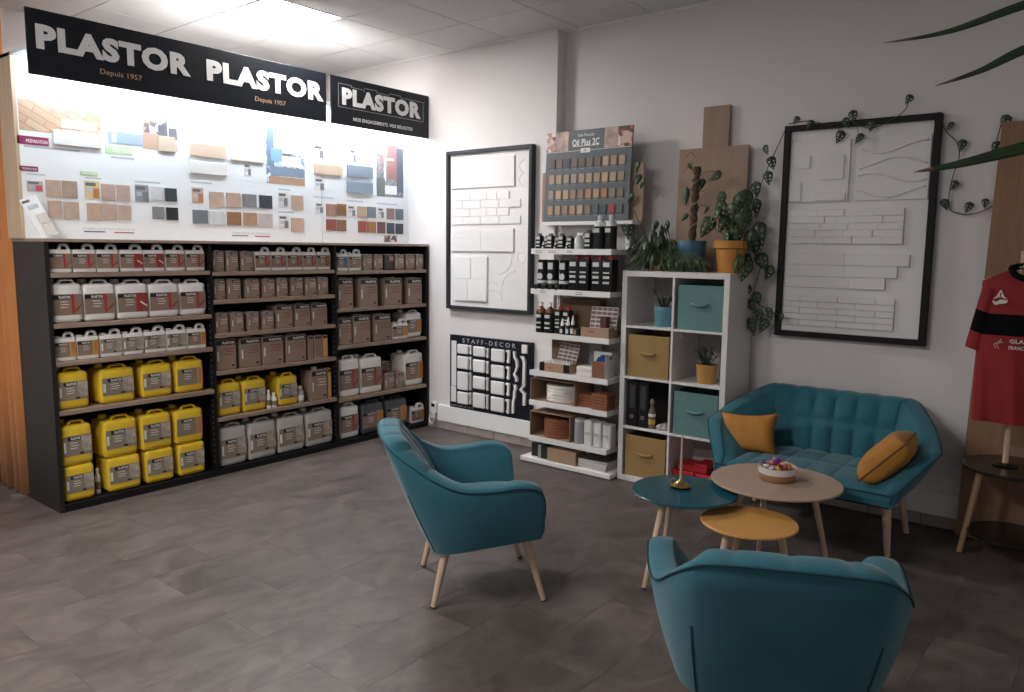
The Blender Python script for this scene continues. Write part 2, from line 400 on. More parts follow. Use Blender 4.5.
DISPLAY = [
    ('photo', 'parquet', 1.812, 2.275, 2.274, 2.494),
    ('photo', 'kitchen', 2.305, 2.536, 2.256, 2.49),
    ('photo', 'dining', 2.539, 2.775, 2.242, 2.518),
    ('plank', 'white', 1.988, 2.264, 2.209, 2.297),
    ('plank', 'beige', 2.641, 2.756, 2.237, 2.336),
    ('plank', 'peach', 2.862, 3.132, 2.227, 2.315),
    ('plank', 'white', 2.857, 3.135, 2.108, 2.192),
    ('plank', 'cream', 3.172, 3.445, 2.226, 2.314),
    ('card', 'white', 3.28, 3.338, 2.123, 2.21),
    ('photo', 'lounge', 3.469, 3.814, 2.083, 2.511),
    ('card', 'white', 3.908, 4.004, 2.31, 2.416),
    ('card', 'white', 4.27, 4.334, 2.306, 2.421),
    ('plank', 'oak', 3.904, 4.18, 2.187, 2.267),
    ('plank', 'bluegrey', 4.234, 4.507, 2.189, 2.288),
    ('plank', 'bluegrey', 4.231, 4.505, 2.06, 2.155),
    ('card', 'white', 3.909, 4.002, 2.057, 2.157),
    ('photo', 'terrace', 4.557, 4.867, 2.05, 2.497),
    ('card', 'white', 3.912, 3.989, 1.876, 1.961),
    ('swatch', 'rose', 4.014, 4.116, 1.86, 1.957),
    ('swatch', 'brown', 4.122, 4.219, 1.865, 1.963),
    ('card', 'white', 4.237, 4.32, 1.863, 1.956),
    ('swatch', 'tan', 4.339, 4.439, 1.86, 1.953),
    ('swatch', 'slate', 4.446, 4.544, 1.86, 1.954),
    ('card', 'white', 4.563, 4.638, 1.861, 1.954),
    ('swatch', 'mauve', 4.666, 4.758, 1.857, 1.952),
    ('swatch', 'steel', 4.772, 4.863, 1.857, 1.951),
    ('swatch', 'darkred', 4.012, 4.113, 1.742, 1.834),
    ('swatch', 'olive', 4.119, 4.217, 1.741, 1.833),
    ('swatch', 'red', 4.343, 4.437, 1.736, 1.831),
    ('swatch', 'orange', 4.444, 4.542, 1.735, 1.829),
    ('swatch', 'plum', 4.558, 4.648, 1.733, 1.83),
    ('swatch', 'deepteal', 4.668, 4.756, 1.731, 1.825),
    ('swatch', 'navy', 4.771, 4.861, 1.731, 1.822),
    ('photo', 'group', 4.635, 4.789, 1.658, 1.715),
    ('card', 'oakcard', 2.866, 2.952, 1.907, 2.012),
    ('swatch', 'tan', 2.994, 3.108, 1.887, 1.991),
    ('swatch', 'tan2', 3.126, 3.241, 1.887, 1.992),
    ('swatch', 'grey', 3.258, 3.374, 1.896, 1.991),
    ('swatch', 'charcoal', 3.396, 3.509, 1.893, 1.99),
    ('swatch', 'slate', 2.864, 2.979, 1.764, 1.858),
    ('swatch', 'offwhite', 2.988, 3.104, 1.76, 1.854),
    ('swatch', 'walnut', 3.127, 3.242, 1.761, 1.855),
    ('swatch', 'orange2', 3.261, 3.376, 1.762, 1.856),
    ('swatch', 'pale', 3.388, 3.509, 1.76, 1.854),
    ('card', 'white', 3.564, 3.654, 1.913, 2.025),
    ('swatch', 'tan', 3.68, 3.792, 1.897, 2.005),
    ('card', 'white', 3.565, 3.655, 1.745, 1.85),
    ('swatch', 'tan', 3.675, 3.793, 1.725, 1.832),
    ('card', 'redcard', 1.832, 1.918, 1.919, 1.982),
    ('swatch', 'tan2', 1.932, 2.017, 1.893, 1.995),
    ('swatch', 'taupe', 2.025, 2.113, 1.893, 1.996),
    ('swatch', 'tan2', 1.939, 2.018, 1.77, 1.873),
    ('swatch', 'tan2', 2.027, 2.116, 1.764, 1.869),
    ('card', 'yellow', 2.156, 2.247, 1.894, 2.006),
    ('swatch', 'pinkbeige', 2.255, 2.34, 1.888, 1.994),
    ('swatch', 'pinkbeige', 2.352, 2.437, 1.894, 1.994),
    ('swatch', 'tan', 2.162, 2.249, 1.763, 1.869),
    ('swatch', 'pinkbeige', 2.259, 2.345, 1.766, 1.868),
    ('swatch', 'pinkbeige', 2.355, 2.438, 1.772, 1.866),
    ('card', 'greycard', 2.471, 2.561, 1.892, 2.003),
    ('swatch', 'offwhite', 2.575, 2.658, 1.91, 2.0),
    ('swatch', 'charcoal', 2.671, 2.755, 1.906, 1.994),
    ('swatch', 'grey', 2.58, 2.661, 1.784, 1.866),
    ('swatch', 'black', 2.675, 2.759, 1.781, 1.865),
    ('pill', 'magenta', 1.795, 1.966, 2.192, 2.242),
    ('pill', 'magenta', 1.796, 1.898, 2.038, 2.067),
    ('pill', 'green', 2.294, 2.465, 2.186, 2.237),
    ('pill', 'green', 2.135, 2.24, 2.037, 2.064),
    ('print', 'x', 1.829, 2.143, 2.177, 2.189),
    ('print', 'x', 1.836, 1.934, 2.018, 2.026),
    ('print', 'x', 2.163, 2.26, 2.019, 2.027),
    ('print', 'x', 2.329, 2.476, 2.16, 2.173),
    ('print', 'x', 2.474, 2.643, 2.019, 2.028),
    ('print', 'x', 2.864, 3.021, 2.043, 2.053),
    ('print', 'x', 3.566, 3.674, 2.039, 2.049),
    ('print', 'x', 3.56, 3.706, 1.867, 1.876),
    ('print', 'x', 3.899, 4.087, 2.0, 2.009),
    ('print', 'x', 4.231, 4.403, 1.989, 1.999),
    ('print', 'x', 4.559, 4.792, 1.982, 1.992),
    ('line', 'x', 2.139, 2.267, 1.686, 1.694),
    ('line', 'red', 2.323, 2.451, 1.684, 1.691),
    ('line', 'x', 3.164, 3.295, 1.681, 1.688),
    ('line', 'red', 3.354, 3.484, 1.678, 1.686),
    ('made', 'x', 2.134, 2.459, 1.699, 1.718),
    ('made', 'x', 3.165, 3.485, 1.694, 1.715),
]
TOPLEAVES = [(-1.744, 4.965, 2.422), (-1.656, 4.965, 2.389), (-1.477, 4.965, 2.3), (-1.406, 4.965, 2.416), (-1.444, 4.965, 2.379), (-1.367, 4.965, 2.283), (-1.298, 4.965, 2.345), (-1.108, 4.965, 2.479)]
TOPVINE = [(-1.796, 4.975, 2.406), (-1.661, 4.975, 2.412), (-1.539, 4.975, 2.377), (-1.436, 4.975, 2.391), (-1.309, 4.975, 2.339), (-1.202, 4.975, 2.37), (-1.126, 4.975, 2.424), (-1.113, 4.975, 2.473)]
RIGHTLEAVES = [(-0.896, 5.0, 2.315), (-0.83, 5.0, 2.205), (-0.852, 5.0, 1.988), (-0.888, 5.0, 1.883), (-0.773, 5.0, 1.865), (-0.693, 5.0, 1.884), (-0.633, 5.0, 2.314), (-0.663, 5.0, 2.186)]
RIGHTVINE = [(-0.961, 5.01, 2.402), (-0.914, 5.01, 2.293), (-0.854, 5.01, 2.223), (-0.838, 5.01, 2.14), (-0.861, 5.01, 2.042), (-0.873, 5.01, 1.938), (-0.863, 5.01, 1.859), (-0.821, 5.01, 1.836), (-0.761, 5.01, 1.827), (-0.691, 5.01, 1.85), (-0.638, 5.01, 1.903), (-0.632, 5.01, 2.063), (-0.664, 5.01, 2.187), (-0.65, 5.01, 2.303)]
LEFTLEAVES = [(-1.914, 4.93, 2.25), (-1.869, 4.93, 2.166), (-1.89, 4.93, 2.074), (-1.966, 4.93, 2.005), (-2.043, 4.93, 1.941), (-1.96, 4.93, 1.888), (-2.016, 4.93, 1.831), (-1.931, 4.93, 1.721), (-1.898, 4.93, 1.542), (-1.858, 4.93, 1.473), (-1.922, 4.93, 1.305), (-1.999, 4.93, 1.351), (-1.96, 4.93, 1.254), (-1.91, 4.93, 1.192), (-1.953, 4.93, 1.117), (-1.873, 4.93, 1.131), (-1.838, 4.93, 1.209), (-1.759, 4.93, 1.192), (-1.959, 4.93, 1.644), (-1.994, 4.93, 1.541)]
UPVINE = [(-2.029, 4.82, 1.662), (-1.986, 4.88, 1.778), (-1.968, 4.93, 1.939), (-1.916, 4.96, 2.116), (-1.866, 4.98, 2.252), (-1.811, 4.985, 2.384)]
DOWNVINE = [(-2.022, 4.82, 1.662), (-1.955, 4.88, 1.695), (-1.9, 4.92, 1.587), (-1.928, 4.93, 1.425), (-1.955, 4.93, 1.294), (-1.916, 4.93, 1.178)]
SIDEVINE = [(-1.955, 4.93, 1.294), (-1.873, 4.95, 1.245), (-1.77, 4.96, 1.199)]
POTLEAVES = [(-2.148, 4.76, 1.937), (-2.121, 4.76, 1.865), (-2.214, 4.76, 1.759), (-2.103, 4.76, 1.782), (-2.041, 4.76, 1.747), (-1.973, 4.76, 1.926), (-2.16, 4.76, 1.827), (-2.015, 4.76, 1.693), (-2.072, 4.76, 1.68), (-1.977, 4.76, 1.793), (-1.933, 4.76, 1.68), (-2.039, 4.76, 1.844), (-1.984, 4.76, 1.535), (-1.942, 4.76, 1.486), (-2.015, 4.76, 1.9)]
MOSSLEAVES = [(-2.192, 4.8, 2.091), (-2.39, 4.8, 1.971), (-2.279, 4.8, 2.044), (-2.398, 4.8, 1.826), (-2.369, 4.8, 2.159), (-2.243, 4.8, 1.875)]
LEFTPLANT = [(-2.768, 4.8, 2.188), (-2.757, 4.8, 2.099), (-2.725, 4.8, 2.07), (-2.817, 4.8, 1.971), (-2.825, 4.8, 1.75), (-2.522, 4.8, 1.775), (-2.613, 4.8, 1.775), (-2.558, 4.8, 1.728)]
LEFTPLANTVINE = [(-2.604, 4.8, 1.53), (-2.697, 4.8, 1.735), (-2.765, 4.8, 1.853), (-2.816, 4.8, 1.957), (-2.796, 4.8, 2.06), (-2.759, 4.8, 2.16)]
MOSSPOLE = [(-2.329, 4.82, 1.681), (-2.314, 4.82, 2.157)]
SHIRT = [(-0.673, 4.64, 1.123), (-0.661, 4.64, 1.214), (-0.65, 4.64, 1.371), (-0.617, 4.64, 1.461), (-0.551, 4.64, 1.524), (-0.535, 4.64, 1.54), (-0.497, 4.64, 1.495), (-0.445, 4.64, 1.482), (-0.388, 4.64, 0.749), (-0.618, 4.64, 0.756), (-0.622, 4.64, 1.112), (-0.619, 4.64, 1.139)]
# ================================================================== setting
FLOORM = floor_mat('slate_vinyl')
fl = struct(box('floor', mat('grout', (.06, .05, .047), .8), -6.6, 2.5, -2.0, 5.2, -.06, -.006))
# vinyl slabs .305 x .61 in running bond, long side along the shelving
TW, TL = .3075, .615
tile_me = MB().rbox(-TW/2+.0004, TW/2-.0004, -TL/2+.0004, TL/2-.0004, -.006, 0, .0004).mesh('floor_tile', FLOORM)
for i in range(24):
    xc = -2.695-TW/2+(i-12)*TW
    off = 1.725 if (i-12) % 2 == 0 else 1.4175
    for j in range(-2, 6):
        yc = off+TL/2+j*TL
        if yc-TL/2 > 5.03 or yc+TL/2 < .6 or xc > 1.2: continue
        y1 = min(yc+TL/2, 5.035)
        if y1 < yc+TL/2:
            y0 = yc-TL/2
            box('floor_tile', FLOORM, xc-TW/2+.0006, xc+TW/2-.0006, y0+.0006, y1, -.006, 0, fl)
        else:
            inst('floor_tile', tile_me, fl, (xc, yc, 0))
CT = mat('ceiling_tile', (.62, .61, .61), .9, var=.03, scale=40, bump=.25, bscale=180, rnd=.015)
ce = struct(box('ceiling', mat('ceiling_void', (.05, .048, .046), .9), -6.6, 2.5, -2.0, 5.2, 3.262, 3.3))
S = .61
ct_me = MB().rbox(-S/2+.004, S/2-.004, -S/2+.004, S/2-.004, 3.25, 3.262, .002).mesh('ceiling_tile', CT)
LX, LY = -4.625-S/2, 3.775-S/2
lamp_cells = []
for i in range(-3, 12):
    for j in range(-9, 3):
        xc = -4.625-S/2+i*S; yc = 3.775-S/2+j*S
        if xc-S/2 < -6.5 or yc > 5.1: continue
        if (i, j) in ((0, 0), (2, -6), (4, -6)):  # first cell is the visible panel; the others are added, unseen fill lamps
            lamp_cells.append((xc, yc)); continue
        inst('ceiling_tile', ct_me, ce, (xc, yc, 0))
LAMP = mat('lamp_diffuser', (1, .965, .92), .5, emit=CEILING_LAMP)
for k, (xc, yc) in enumerate(lamp_cells):
    t = thing('ceiling_light', ['square lit ceiling panel above the black shop signs', 'added unseen fill panel behind the viewer, nearer the shelving', 'added unseen fill panel behind the viewer, farther from the shelving'][k], 'ceiling light', (xc, yc, 3.25))
    box('diffuser', LAMP, -S/2+.02, S/2-.02, -S/2+.02, S/2-.02, .0, .01, t)
    fr = MB()
    for a in (-1, 1):
        fr.box(min(a*(S/2-.02), a*(S/2-.003)), max(a*(S/2-.02), a*(S/2-.003)), -S/2+.003, S/2-.003, -.002, .011)
        fr.box(-S/2+.02, S/2-.02, min(a*(S/2-.02), a*(S/2-.003)), max(a*(S/2-.02), a*(S/2-.003)), -.002, .011)
    fr.build('frame', PURE, t)

WY, PY, PX = 5.04, 4.93, -3.555     # recessed wall, pier face, pier end
struct(box('wall_right', WALL, PX, 2.5, WY, 5.2, 0, 3.25))
struct(box('wall_pier', WALL, -6.5, PX, PY, 5.2, 0, 3.25))
struct(box('wall_left', WALL, -6.6, -6.36, -2.0, PY, 0, 3.25))
# tiled skirting with a white cable duct above it
SK = mat('skirting_tile', (.36, .31, .285), .5, var=.08, scale=14, rnd=.06)
bb = struct(box('baseboard_pier', mat('skirting_bed', (.12, .11, .1), .9), -5.4, PX, PY-.008, PY, 0, .074))
br = struct(box('baseboard_right', mat('skirting_bed', (.12, .11, .1), .9), PX, 2.5, WY-.008, WY, 0, .074))
L = .296
x = -5.02-.01
while x < PX-.02:
    x1 = min(x+L, PX)
    box('skirting_tile', SK, x+.002, x1-.002, PY-.02, PY-.008, .002, .072, bb, r=.002); x += L
x = PX
while x < .6:
    box('skirting_tile', SK, x+.002, x+L-.002, WY-.02, WY-.008, .002, .072, br, r=.002); x += L
struct(box('trim_1', PURE, -4.79, PX-.005, PY-.035, PY, .076, .222, r=.004))
struct(box('trim_2', PURE, PX+.0, 2.5, WY-.035, WY, .076, .214, r=.004))

struct(box('trim_3', PURE, PX, 2.5, 4.99, WY, 3.246, 3.26)); struct(box('trim_4', PURE, -6.5, PX, 4.9, PY, 3.246, 3.262))

# socket and coiled flex at the end of the duct
t = thing('wall_socket', 'white socket box with a coiled flex at the end of the shelving', 'socket', (-4.83, PY-.03, .15))
box('socket_box', PURE, -.035, .035, -.02, .03, -.01, .085, t, r=.006)
box('socket_hole', BLACK, -.02, .02, -.022, -.018, .045, .075, t)
pts = []
for k in range(60):
    a = k/60*2*math.pi*2.4
    pts.append((.03*math.cos(a)+.004*math.sin(3*a), -.03-.012*k/60, -.05+.055*math.sin(a)))
MB().tube(pts, .0045, 6).build('flex', PURE, t, smooth=3)

# curtain closing the passage behind the shelving
CUR = mat('orange_curtain', (.50, .19, .055), .85, var=.08, scale=5, bump=.1, bscale=300, sheen=.3)
t = thing('curtain', 'orange floor-length curtain hanging at the left end of the shelving', 'curtain', (-5.87, 1.81, .0))
path = []
for k in range(141):
    u = k/140
    path.append((-.47+.93*u+.012*math.sin(u*31), .035*math.sin(u*2*math.pi*8+.6)+.012*math.sin(u*23)))
b = MB(); vs = []; fs = []
n = len(path)
for side in (0, 1):
    for zz in (0.012, .8, 1.7, 2.6, 3.24):
        for (xx, yy) in path:
            vs.append((xx, yy+side*.004, zz))
m_ = 5
for side in (0, 1):
    o = side*m_*n
    for r_ in range(m_-1):
        for k in range(n-1):
            fs.append((o+r_*n+k, o+r_*n+k+1, o+(r_+1)*n+k+1, o+(r_+1)*n+k))
for r_ in range(m_-1):
    fs.append((r_*n+n-1, m_*n+r_*n+n-1, m_*n+(r_+1)*n+n-1, (r_+1)*n+n-1))
for k in range(n-1):
    fs.append((k, k+1, m_*n+k+1, m_*n+k))
b.add(vs, fs); b.build('drape', CUR, t, smooth=3)
MB().tube([(-.48, 0, 3.238), (.46, 0, 3.238)], .01, 8).build('rail', PURE, t)
box('floor_guide', mat('guide_grey', (.16, .15, .15), .5), .37, .465, -.085, -.02, 0, .012, t)
# ================================================================== shelving with paint cans
SX0, SX1 = -5.395, -4.92          # back and front of the shelving
SHELF = wood('shelf_wood', (.25, .175, .13), (.36, .27, .21), .5, 'Y', 5)
BAYS = [(1.805, 2.83), (2.845, 3.885), (3.9, 4.915)]
PANELM = mat('dark_side_panel', (.009, .008, .009), .55, var=.06, scale=6, spec=.25)
sh = thing('shelving_unit', 'long black shelving unit with three bays of wood-edged shelves', 'shelving', (SX0, 1.805, 0))
def W(x, y, z): return (x-SX0, y-1.805, z)
def sbox(name, m, x0, x1, y0, y1, z0, z1, r=0):
    return box(name, m, x0-SX0, x1-SX0, y0-1.805, y1-1.805, z0, z1, sh, r)
SIDEM = mat('shelving_side', (.012, .0105, .0105), .5, var=.05, scale=3)
for k, (y0, y1) in enumerate([(1.805, 1.83), (2.83, 2.845), (3.885, 3.9), (4.895, 4.915)]):
    sbox('upright', SIDEM if k == 0 else PANELM, SX0, SX1, y0, y1, 0, 1.622)
HOLE = mat('hole_metal', (.12, .12, .12), .4)
peg_me = MB().box(-.004, .004, -.0012, .0012, -.006, .006).mesh('shelf_pin_hole', HOLE)
for (y, s_) in ((2.8285, 1), (3.8835, 1)):
    for k in range(34):
        inst('shelf_pin_hole', peg_me, sh, W(SX1-.03, y, .1+k*.04))
for (y0, y1) in [(1.83, 2.83), (2.845, 3.885), (3.9, 4.895)]:
    sbox('back_panel', BLACK, SX0, SX0+.008, y0, y1, .03, 1.622)
    sbox('plinth_shelf', BLACK, SX0+.008, SX1, y0, y1, 0, .043)
SZ = {1: [1.441, 1.142, .915, .619], 2: [1.432, 1.237, 1.002, .740, .411], 3: [1.42, 1.119, .822, .390]}
for b_, (y0, y1) in enumerate([(1.83, 2.83), (2.845, 3.885), (3.9, 4.895)]):
    for z in SZ[b_+1]:
        sbox('shelf', SHELF, SX0+.008, SX1-.004, y0, y1, z-.028, z-.0005, r=.001)
sbox('top_board', SHELF, SX0, SX1+.006, 1.8, 4.92, 1.622, 1.641, r=.001)

# --- can materials
CW = mat('can_white', (.83, .81, .79), .38, var=.03, scale=12)
CT_ = mat('can_translucent', (.52, .50, .48), .4, var=.04, scale=10)
CY = mat('can_yellow', (.78, .53, .035), .36, var=.05, scale=9)
CS = mat('can_slate', (.075, .085, .095), .4)
LB = mat('label_brown', (.27, .185, .14), .5, var=.06, scale=14, rnd=.08)
LG = mat('label_taupe', (.28, .225, .175), .5, var=.06, scale=14, rnd=.06)
LK = mat('label_black', (.012, .012, .012), .45)
LR = mat('label_red', (.42, .03, .03), .45)
LD = mat('label_darkred', (.26, .045, .035), .45, var=.3, scale=25)
LP = mat('label_photo', (.42, .36, .30), .45, var=.45, scale=22)
LO = mat('label_orange', (.5, .22, .06), .45, var=.2, scale=18)
LY_ = mat('label_gold', (.55, .36, .08), .45)
LBL = mat('label_blue', (.10, .16, .26), .45)
LW = mat('label_white', (.75, .73, .7), .45)
LT = mat('label_lettering', (.85, .84, .82), .4)
TIN = mat('tin_metal', (.55, .53, .5), .3, metal=.8)
TINB = mat('tin_brown', (.31, .22, .17), .42, var=.06, scale=10, rnd=.08)
CAPK = mat('cap_black', (.015, .015, .015), .4)
CAPR = mat('cap_red', (.45, .03, .04), .4)
GREYB = mat('bottle_grey', (.36, .37, .36), .35)

def label_on(t, X, W_, z0, z1, var):
    """printed label on the front (+x) face: plate with band, brand name, stripe and small print"""
    w = W_/2; h = z1-z0
    base = LG if var in ('wood', 'orange') else LB
    lb = box('label', base, X-.001, X+.0012, -w, w, z0, z1, t)
    e = X+.0012
    bw = {'red': .30, 'red2': .22, 'pink': .40, 'tan': .5, 'wood': .42, 'orange': .5, 'blue': .2, 'plain': .95}[var]
    y1 = -w+(w*2)*(.62 if var != 'plain' else 1)
    box('brand_band', LK, e-.0008, e+.0008, -w if var not in ('wood', 'orange') else -w*.66, y1, z1-h*.24, z1-h*.04, lb)
    ya = -w*.62 if var not in ('wood', 'orange') else -w*.5
    text('brand_lettering', 'PLASTOR', (e+.0008, (ya+y1)/2+.01*w, z1-h*.14), (y1-ya)*.9, h*.125, LT, '+x', lb, .03, .0006)
    def bars(y0, y1_, n, m):
        b = MB()
        for k in range(n):
            q = z1-h*(.36+.13*k)
            b.box(e-.0005, e+.0006, y0+(y1_-y0)*.1*(k % 2), y1_-(y1_-y0)*.15*((k+1) % 2), q-h*.02, q+h*.015)
        b.build('small_print', m, lb)
    bars(-w*.5, w*.1, 3, LW if var != 'pink' else LR)
    if var in ('red', 'blue', 'pink'):
        box('stripe', LR if var != 'blue' else LBL, e-.0005, e+.0009, w*.28, w*.46 if var != 'blue' else w*.8, z0+h*.06, z1, lb)
        if var != 'blue':
            MB().prism([(w*.5, z0+h*.1), (w*.95, z0+h*.45), (w*.95, z0+h*.55), (w*.5, z0+h*.25)], 'x', e-.0005, e+.0007).build('drawing', LD if var == 'red' else LR, lb)
    elif var == 'red2':
        box('photo', LD, e-.0005, e+.0007, w*.2, w, z0, z1, lb)
        MB().prism([(w*.45, z0+h*.5), (w*.95, z0+h*.25), (w*.97, z0+h*.32), (w*.5, z0+h*.58)], 'x', e-.0004, e+.0011).build('brush_print', LW, lb)
        box('stripe', LR, e-.0005, e+.0010, w*.2, w*.32, z0, z1, lb)
    elif var == 'tan':
        box('photo', LO, e-.0005, e+.0007, w*.52, w, z0, z1, lb)
        box('stripe', LY_, e-.0005, e+.0009, w*.42, w*.54, z0, z1, lb)
    elif var == 'orange':
        box('photo', LO, e-.0005, e+.0007, w*.6, w, z0, z1, lb)
        box('stripe', LY_, e-.0005, e+.0009, w*.55, w*.62, z0, z1, lb)
    elif var == 'wood':
        box('photo', LP, e-.0005, e+.0007, w*.3, w, z0+h*.16, z1-h*.04, lb)
        box('size_mark', LK, e-.0005, e+.0009, w*.15, w*.42, z0+h*.05, z0+h*.15, lb)
        box('side_icons', LW, e-.0005, e+.0008, -w*.96, -w*.8, z0+h*.2, z0+h*.7, lb)

def small_can(t, W_, H, var):
    D = min(.11, W_*.75); hb = H*.8
    m = CW
    MB().rbox(-D, 0, -W_/2, W_/2, 0, hb, min(.012, W_*.1), 2).build('body', m, t, smooth=.9)
    # arched carrying handle on the right half
    hx = -.026
    pts = [(hx, W_*.02, hb-.004), (hx, W_*.06, hb+H*.10), (hx, W_*.13, hb+H*.155), (hx, W_*.32, hb+H*.155), (hx, W_*.41, hb+H*.10), (hx, W_*.44, hb-.004)]
    hd = MB()
    pp = crom(pts, 4); r = W_*.072
    hd.tube(pp, r, 8)
    hd.v = [(hx+(v[0]-hx)*1.7, v[1], v[2]) for v in hd.v]
    hd.build('handle', m, t, smooth=1.2)
    MB().lathe([(W_*.15, 0), (W_*.15, H*.055), (W_*.13, H*.065)], 14, (-D/2, -W_*.24, hb-.001)).build('cap', CAPK if var in ('red', 'red2', 'pink') else m, t, smooth=.7)
    label_on(t, 0, W_*.97, hb*.17, hb*.82, var)

def big_can(t, W_, H, var, m, capm, stacked=False):
    D = .20; hb = H*(1 if stacked else .93)
    bd = MB().rbox(-D, 0, -W_/2, W_/2, 0, hb, .03, 3)
    bd.build('body', m, t, smooth=.9)
    if not stacked:
        z = hb-.006; hh = H*.07+.008
        pts = [(-.035, -W_*.22, z), (-.035, -W_*.17, z+hh*.8), (-.035, -W_*.08, z+hh), (-.035, W_*.16, z+hh), (-.035, W_*.24, z+hh*.8), (-.035, W_*.30, z)]
        hd = MB(); hd.tube(crom(pts, 3), .008, 6)
        hd.v = [(-.035+(v[0]+.035)*2.4, v[1], v[2]) for v in hd.v]
        hd.build('handle', m, t, smooth=1.2)
        MB().lathe([(.026, 0), (.026, .022), (.022, .026)], 14, (-.13, -W_*.27, hb-.002)).build('cap', capm, t, smooth=.7)
    if m is CY:
        for q in (.04,):
            box('rib', m, -.0004, .0018, -W_*.42, W_*.42, hb*.115, hb*.13, t)
        label_on(t, 0, W_*.9, hb*.24, hb*.74, var)
    else:
        label_on(t, 0, W_*.94, hb*.2, hb*(.70 if var == 'wood' else .73), var)

def tin_can(t, W_, H, var):
    D = W_*.95
    body = {'black': CAPK}.get(var, TINB)
    bd = MB().rbox(-D, 0, -W_/2, W_/2, 0, H*.965, min(.008, W_*.07), 2).build('body', body, t, smooth=.9)
    rim = MB().rbox(-D+.003, -.001, -W_/2+.002, W_/2-.002, H*.955, H*.985, .003, 1)
    rim.build('rim', TIN if var != 'titled' else CAPK, t)
    if var == 'capped':
        MB().lathe([(.022, 0), (.022, .02)], 12, (-D*.3, -W_*.1, H*.98)).build('cap', CW, t, smooth=.7)
    else:
        MB().lathe([(W_*.36, 0), (W_*.36, H*.02), (W_*.3, H*.022)], 18, (-D/2, 0, H*.98)).build('lid', CAPR if var == 'redcap' else TIN, t, smooth=.7)
    e = .0008; w = W_/2*.93
    lb = box('print_panel', body, -.001, e, -w, w, H*.04, H*.93, t)
    if var == 'titled' or var == 'capped':
        box('brand_band', LK, e-.0004, e+.0006, -w, w, H*.78, H*.93, lb)
        text('brand_lettering', 'PLASTOR', (e+.0006, w*.25, H*.85), w*1.25, H*.075, LT, '+x', lb, .03, .0006)
    elif var == 'black':
        box('stripe', LR, e-.0004, e+.0006, -w*.2, w, H*.52, H*.6, lb)
        box('picture', LP, e-.0004, e+.0006, w*.1, w, H*.62, H*.86, lb)
    else:
        box('brand_band', LK, e-.0004, e+.0006, -w*.35, w, H*.82, H*.93, lb)
        text('brand_lettering', 'PLASTOR', (e+.0006, w*.38, H*.875), w*1.0, H*.055, LT, '+x', lb, .03, .0006)
    if var != 'black':
        b = MB()
        for k, (a, c) in enumerate([(.35, 1), (.2, .9), (.3, .9)]):
            q = H*(.66-.09*k); b.box(e-.0004, e+.0006, w*(-.25+.2*(k % 2)), w*.85, q-H*.012, q+H*.012)
        b.build('small_print', LW if var != 'titled' else LD, lb)
        box('side_icons', LW, e-.0004, e+.0006, -w*.92, -w*.76, H*.3, H*.6, lb)
        box('size_mark', LK, e-.0004, e+.0006, w*.55, w*.85, H*.1, H*.16, lb)

def small_bottle(t, W_, H, m):
    r = W_/2
    MB().lathe([(r*.9, 0), (r, .006), (r, H*.62), (r*.8, H*.72), (r*.45, H*.78), (r*.42, H*.82)], 14, (-r, 0, 0)).build('body', m, t, smooth=.9)
    MB().lathe([(r*.55, 0), (r*.55, H*.15), (r*.45, H*.18)], 12, (-r, 0, H*.81)).build('cap', CW, t, smooth=.8)
    MB().lathe([(r*1.02, 0), (r*1.02, H*.3)], 14, (-r, 0, H*.16)).build('label', LB if m is CW else LW, t, smooth=.9)

BAYN = {1: 'left', 2: 'middle', 3: 'right'}
SHN = {1: ['top', 'second', 'third', 'fourth', 'bottom'], 2: ['top', 'second', 'third', 'fourth', 'fifth', 'bottom'], 3: ['top', 'second', 'third', 'fourth', 'bottom']}
DESC = {'small': 'small white handled can', 'big': 'large white jerrycan', 'yellow': 'yellow jerrycan', 'slate': 'dark grey jerrycan', 'tin': 'brown square tin', 'bottle': 'small bottle', 'carton': 'narrow carton'}
LABD = {'red': 'red-striped brown label', 'red2': 'dark red picture label', 'pink': 'pale red print label', 'tan': 'orange-edged label', 'wood': 'wood-picture label', 'orange': 'orange-sided label', 'plain': 'thin black top band', 'blue': 'blue-striped label', 'titled': 'wide black brand band', 'capped': 'white screw cap', 'redcap': 'red lid', 'black': 'black sides', 'white': 'white plastic', 'grey': 'grey plastic', 'brown': 'plain brown sides'}
NAMES = {'small': 'handled_can', 'big': 'jerrycan', 'yellow': 'yellow_jerrycan', 'slate': 'grey_jerrycan', 'tin': 'paint_tin', 'bottle': 'small_bottle', 'carton': 'carton'}
CATS = {'small': 'can', 'big': 'jerrycan', 'yellow': 'jerrycan', 'slate': 'jerrycan', 'tin': 'tin', 'bottle': 'bottle', 'carton': 'carton'}
counts = {}
for (b_, s_, kind, var, y0, y1, z0, H, fx) in ITEMS:
    row = 'lower' if (b_, s_, kind) == (1, 5, 'yellow') and z0 < .2 else 'upper' if (b_, s_, kind) == (1, 5, 'yellow') else ''
    key = (b_, s_, kind, row); counts[key] = counts.get(key, 0)+1
tot = dict(counts); counts = {}
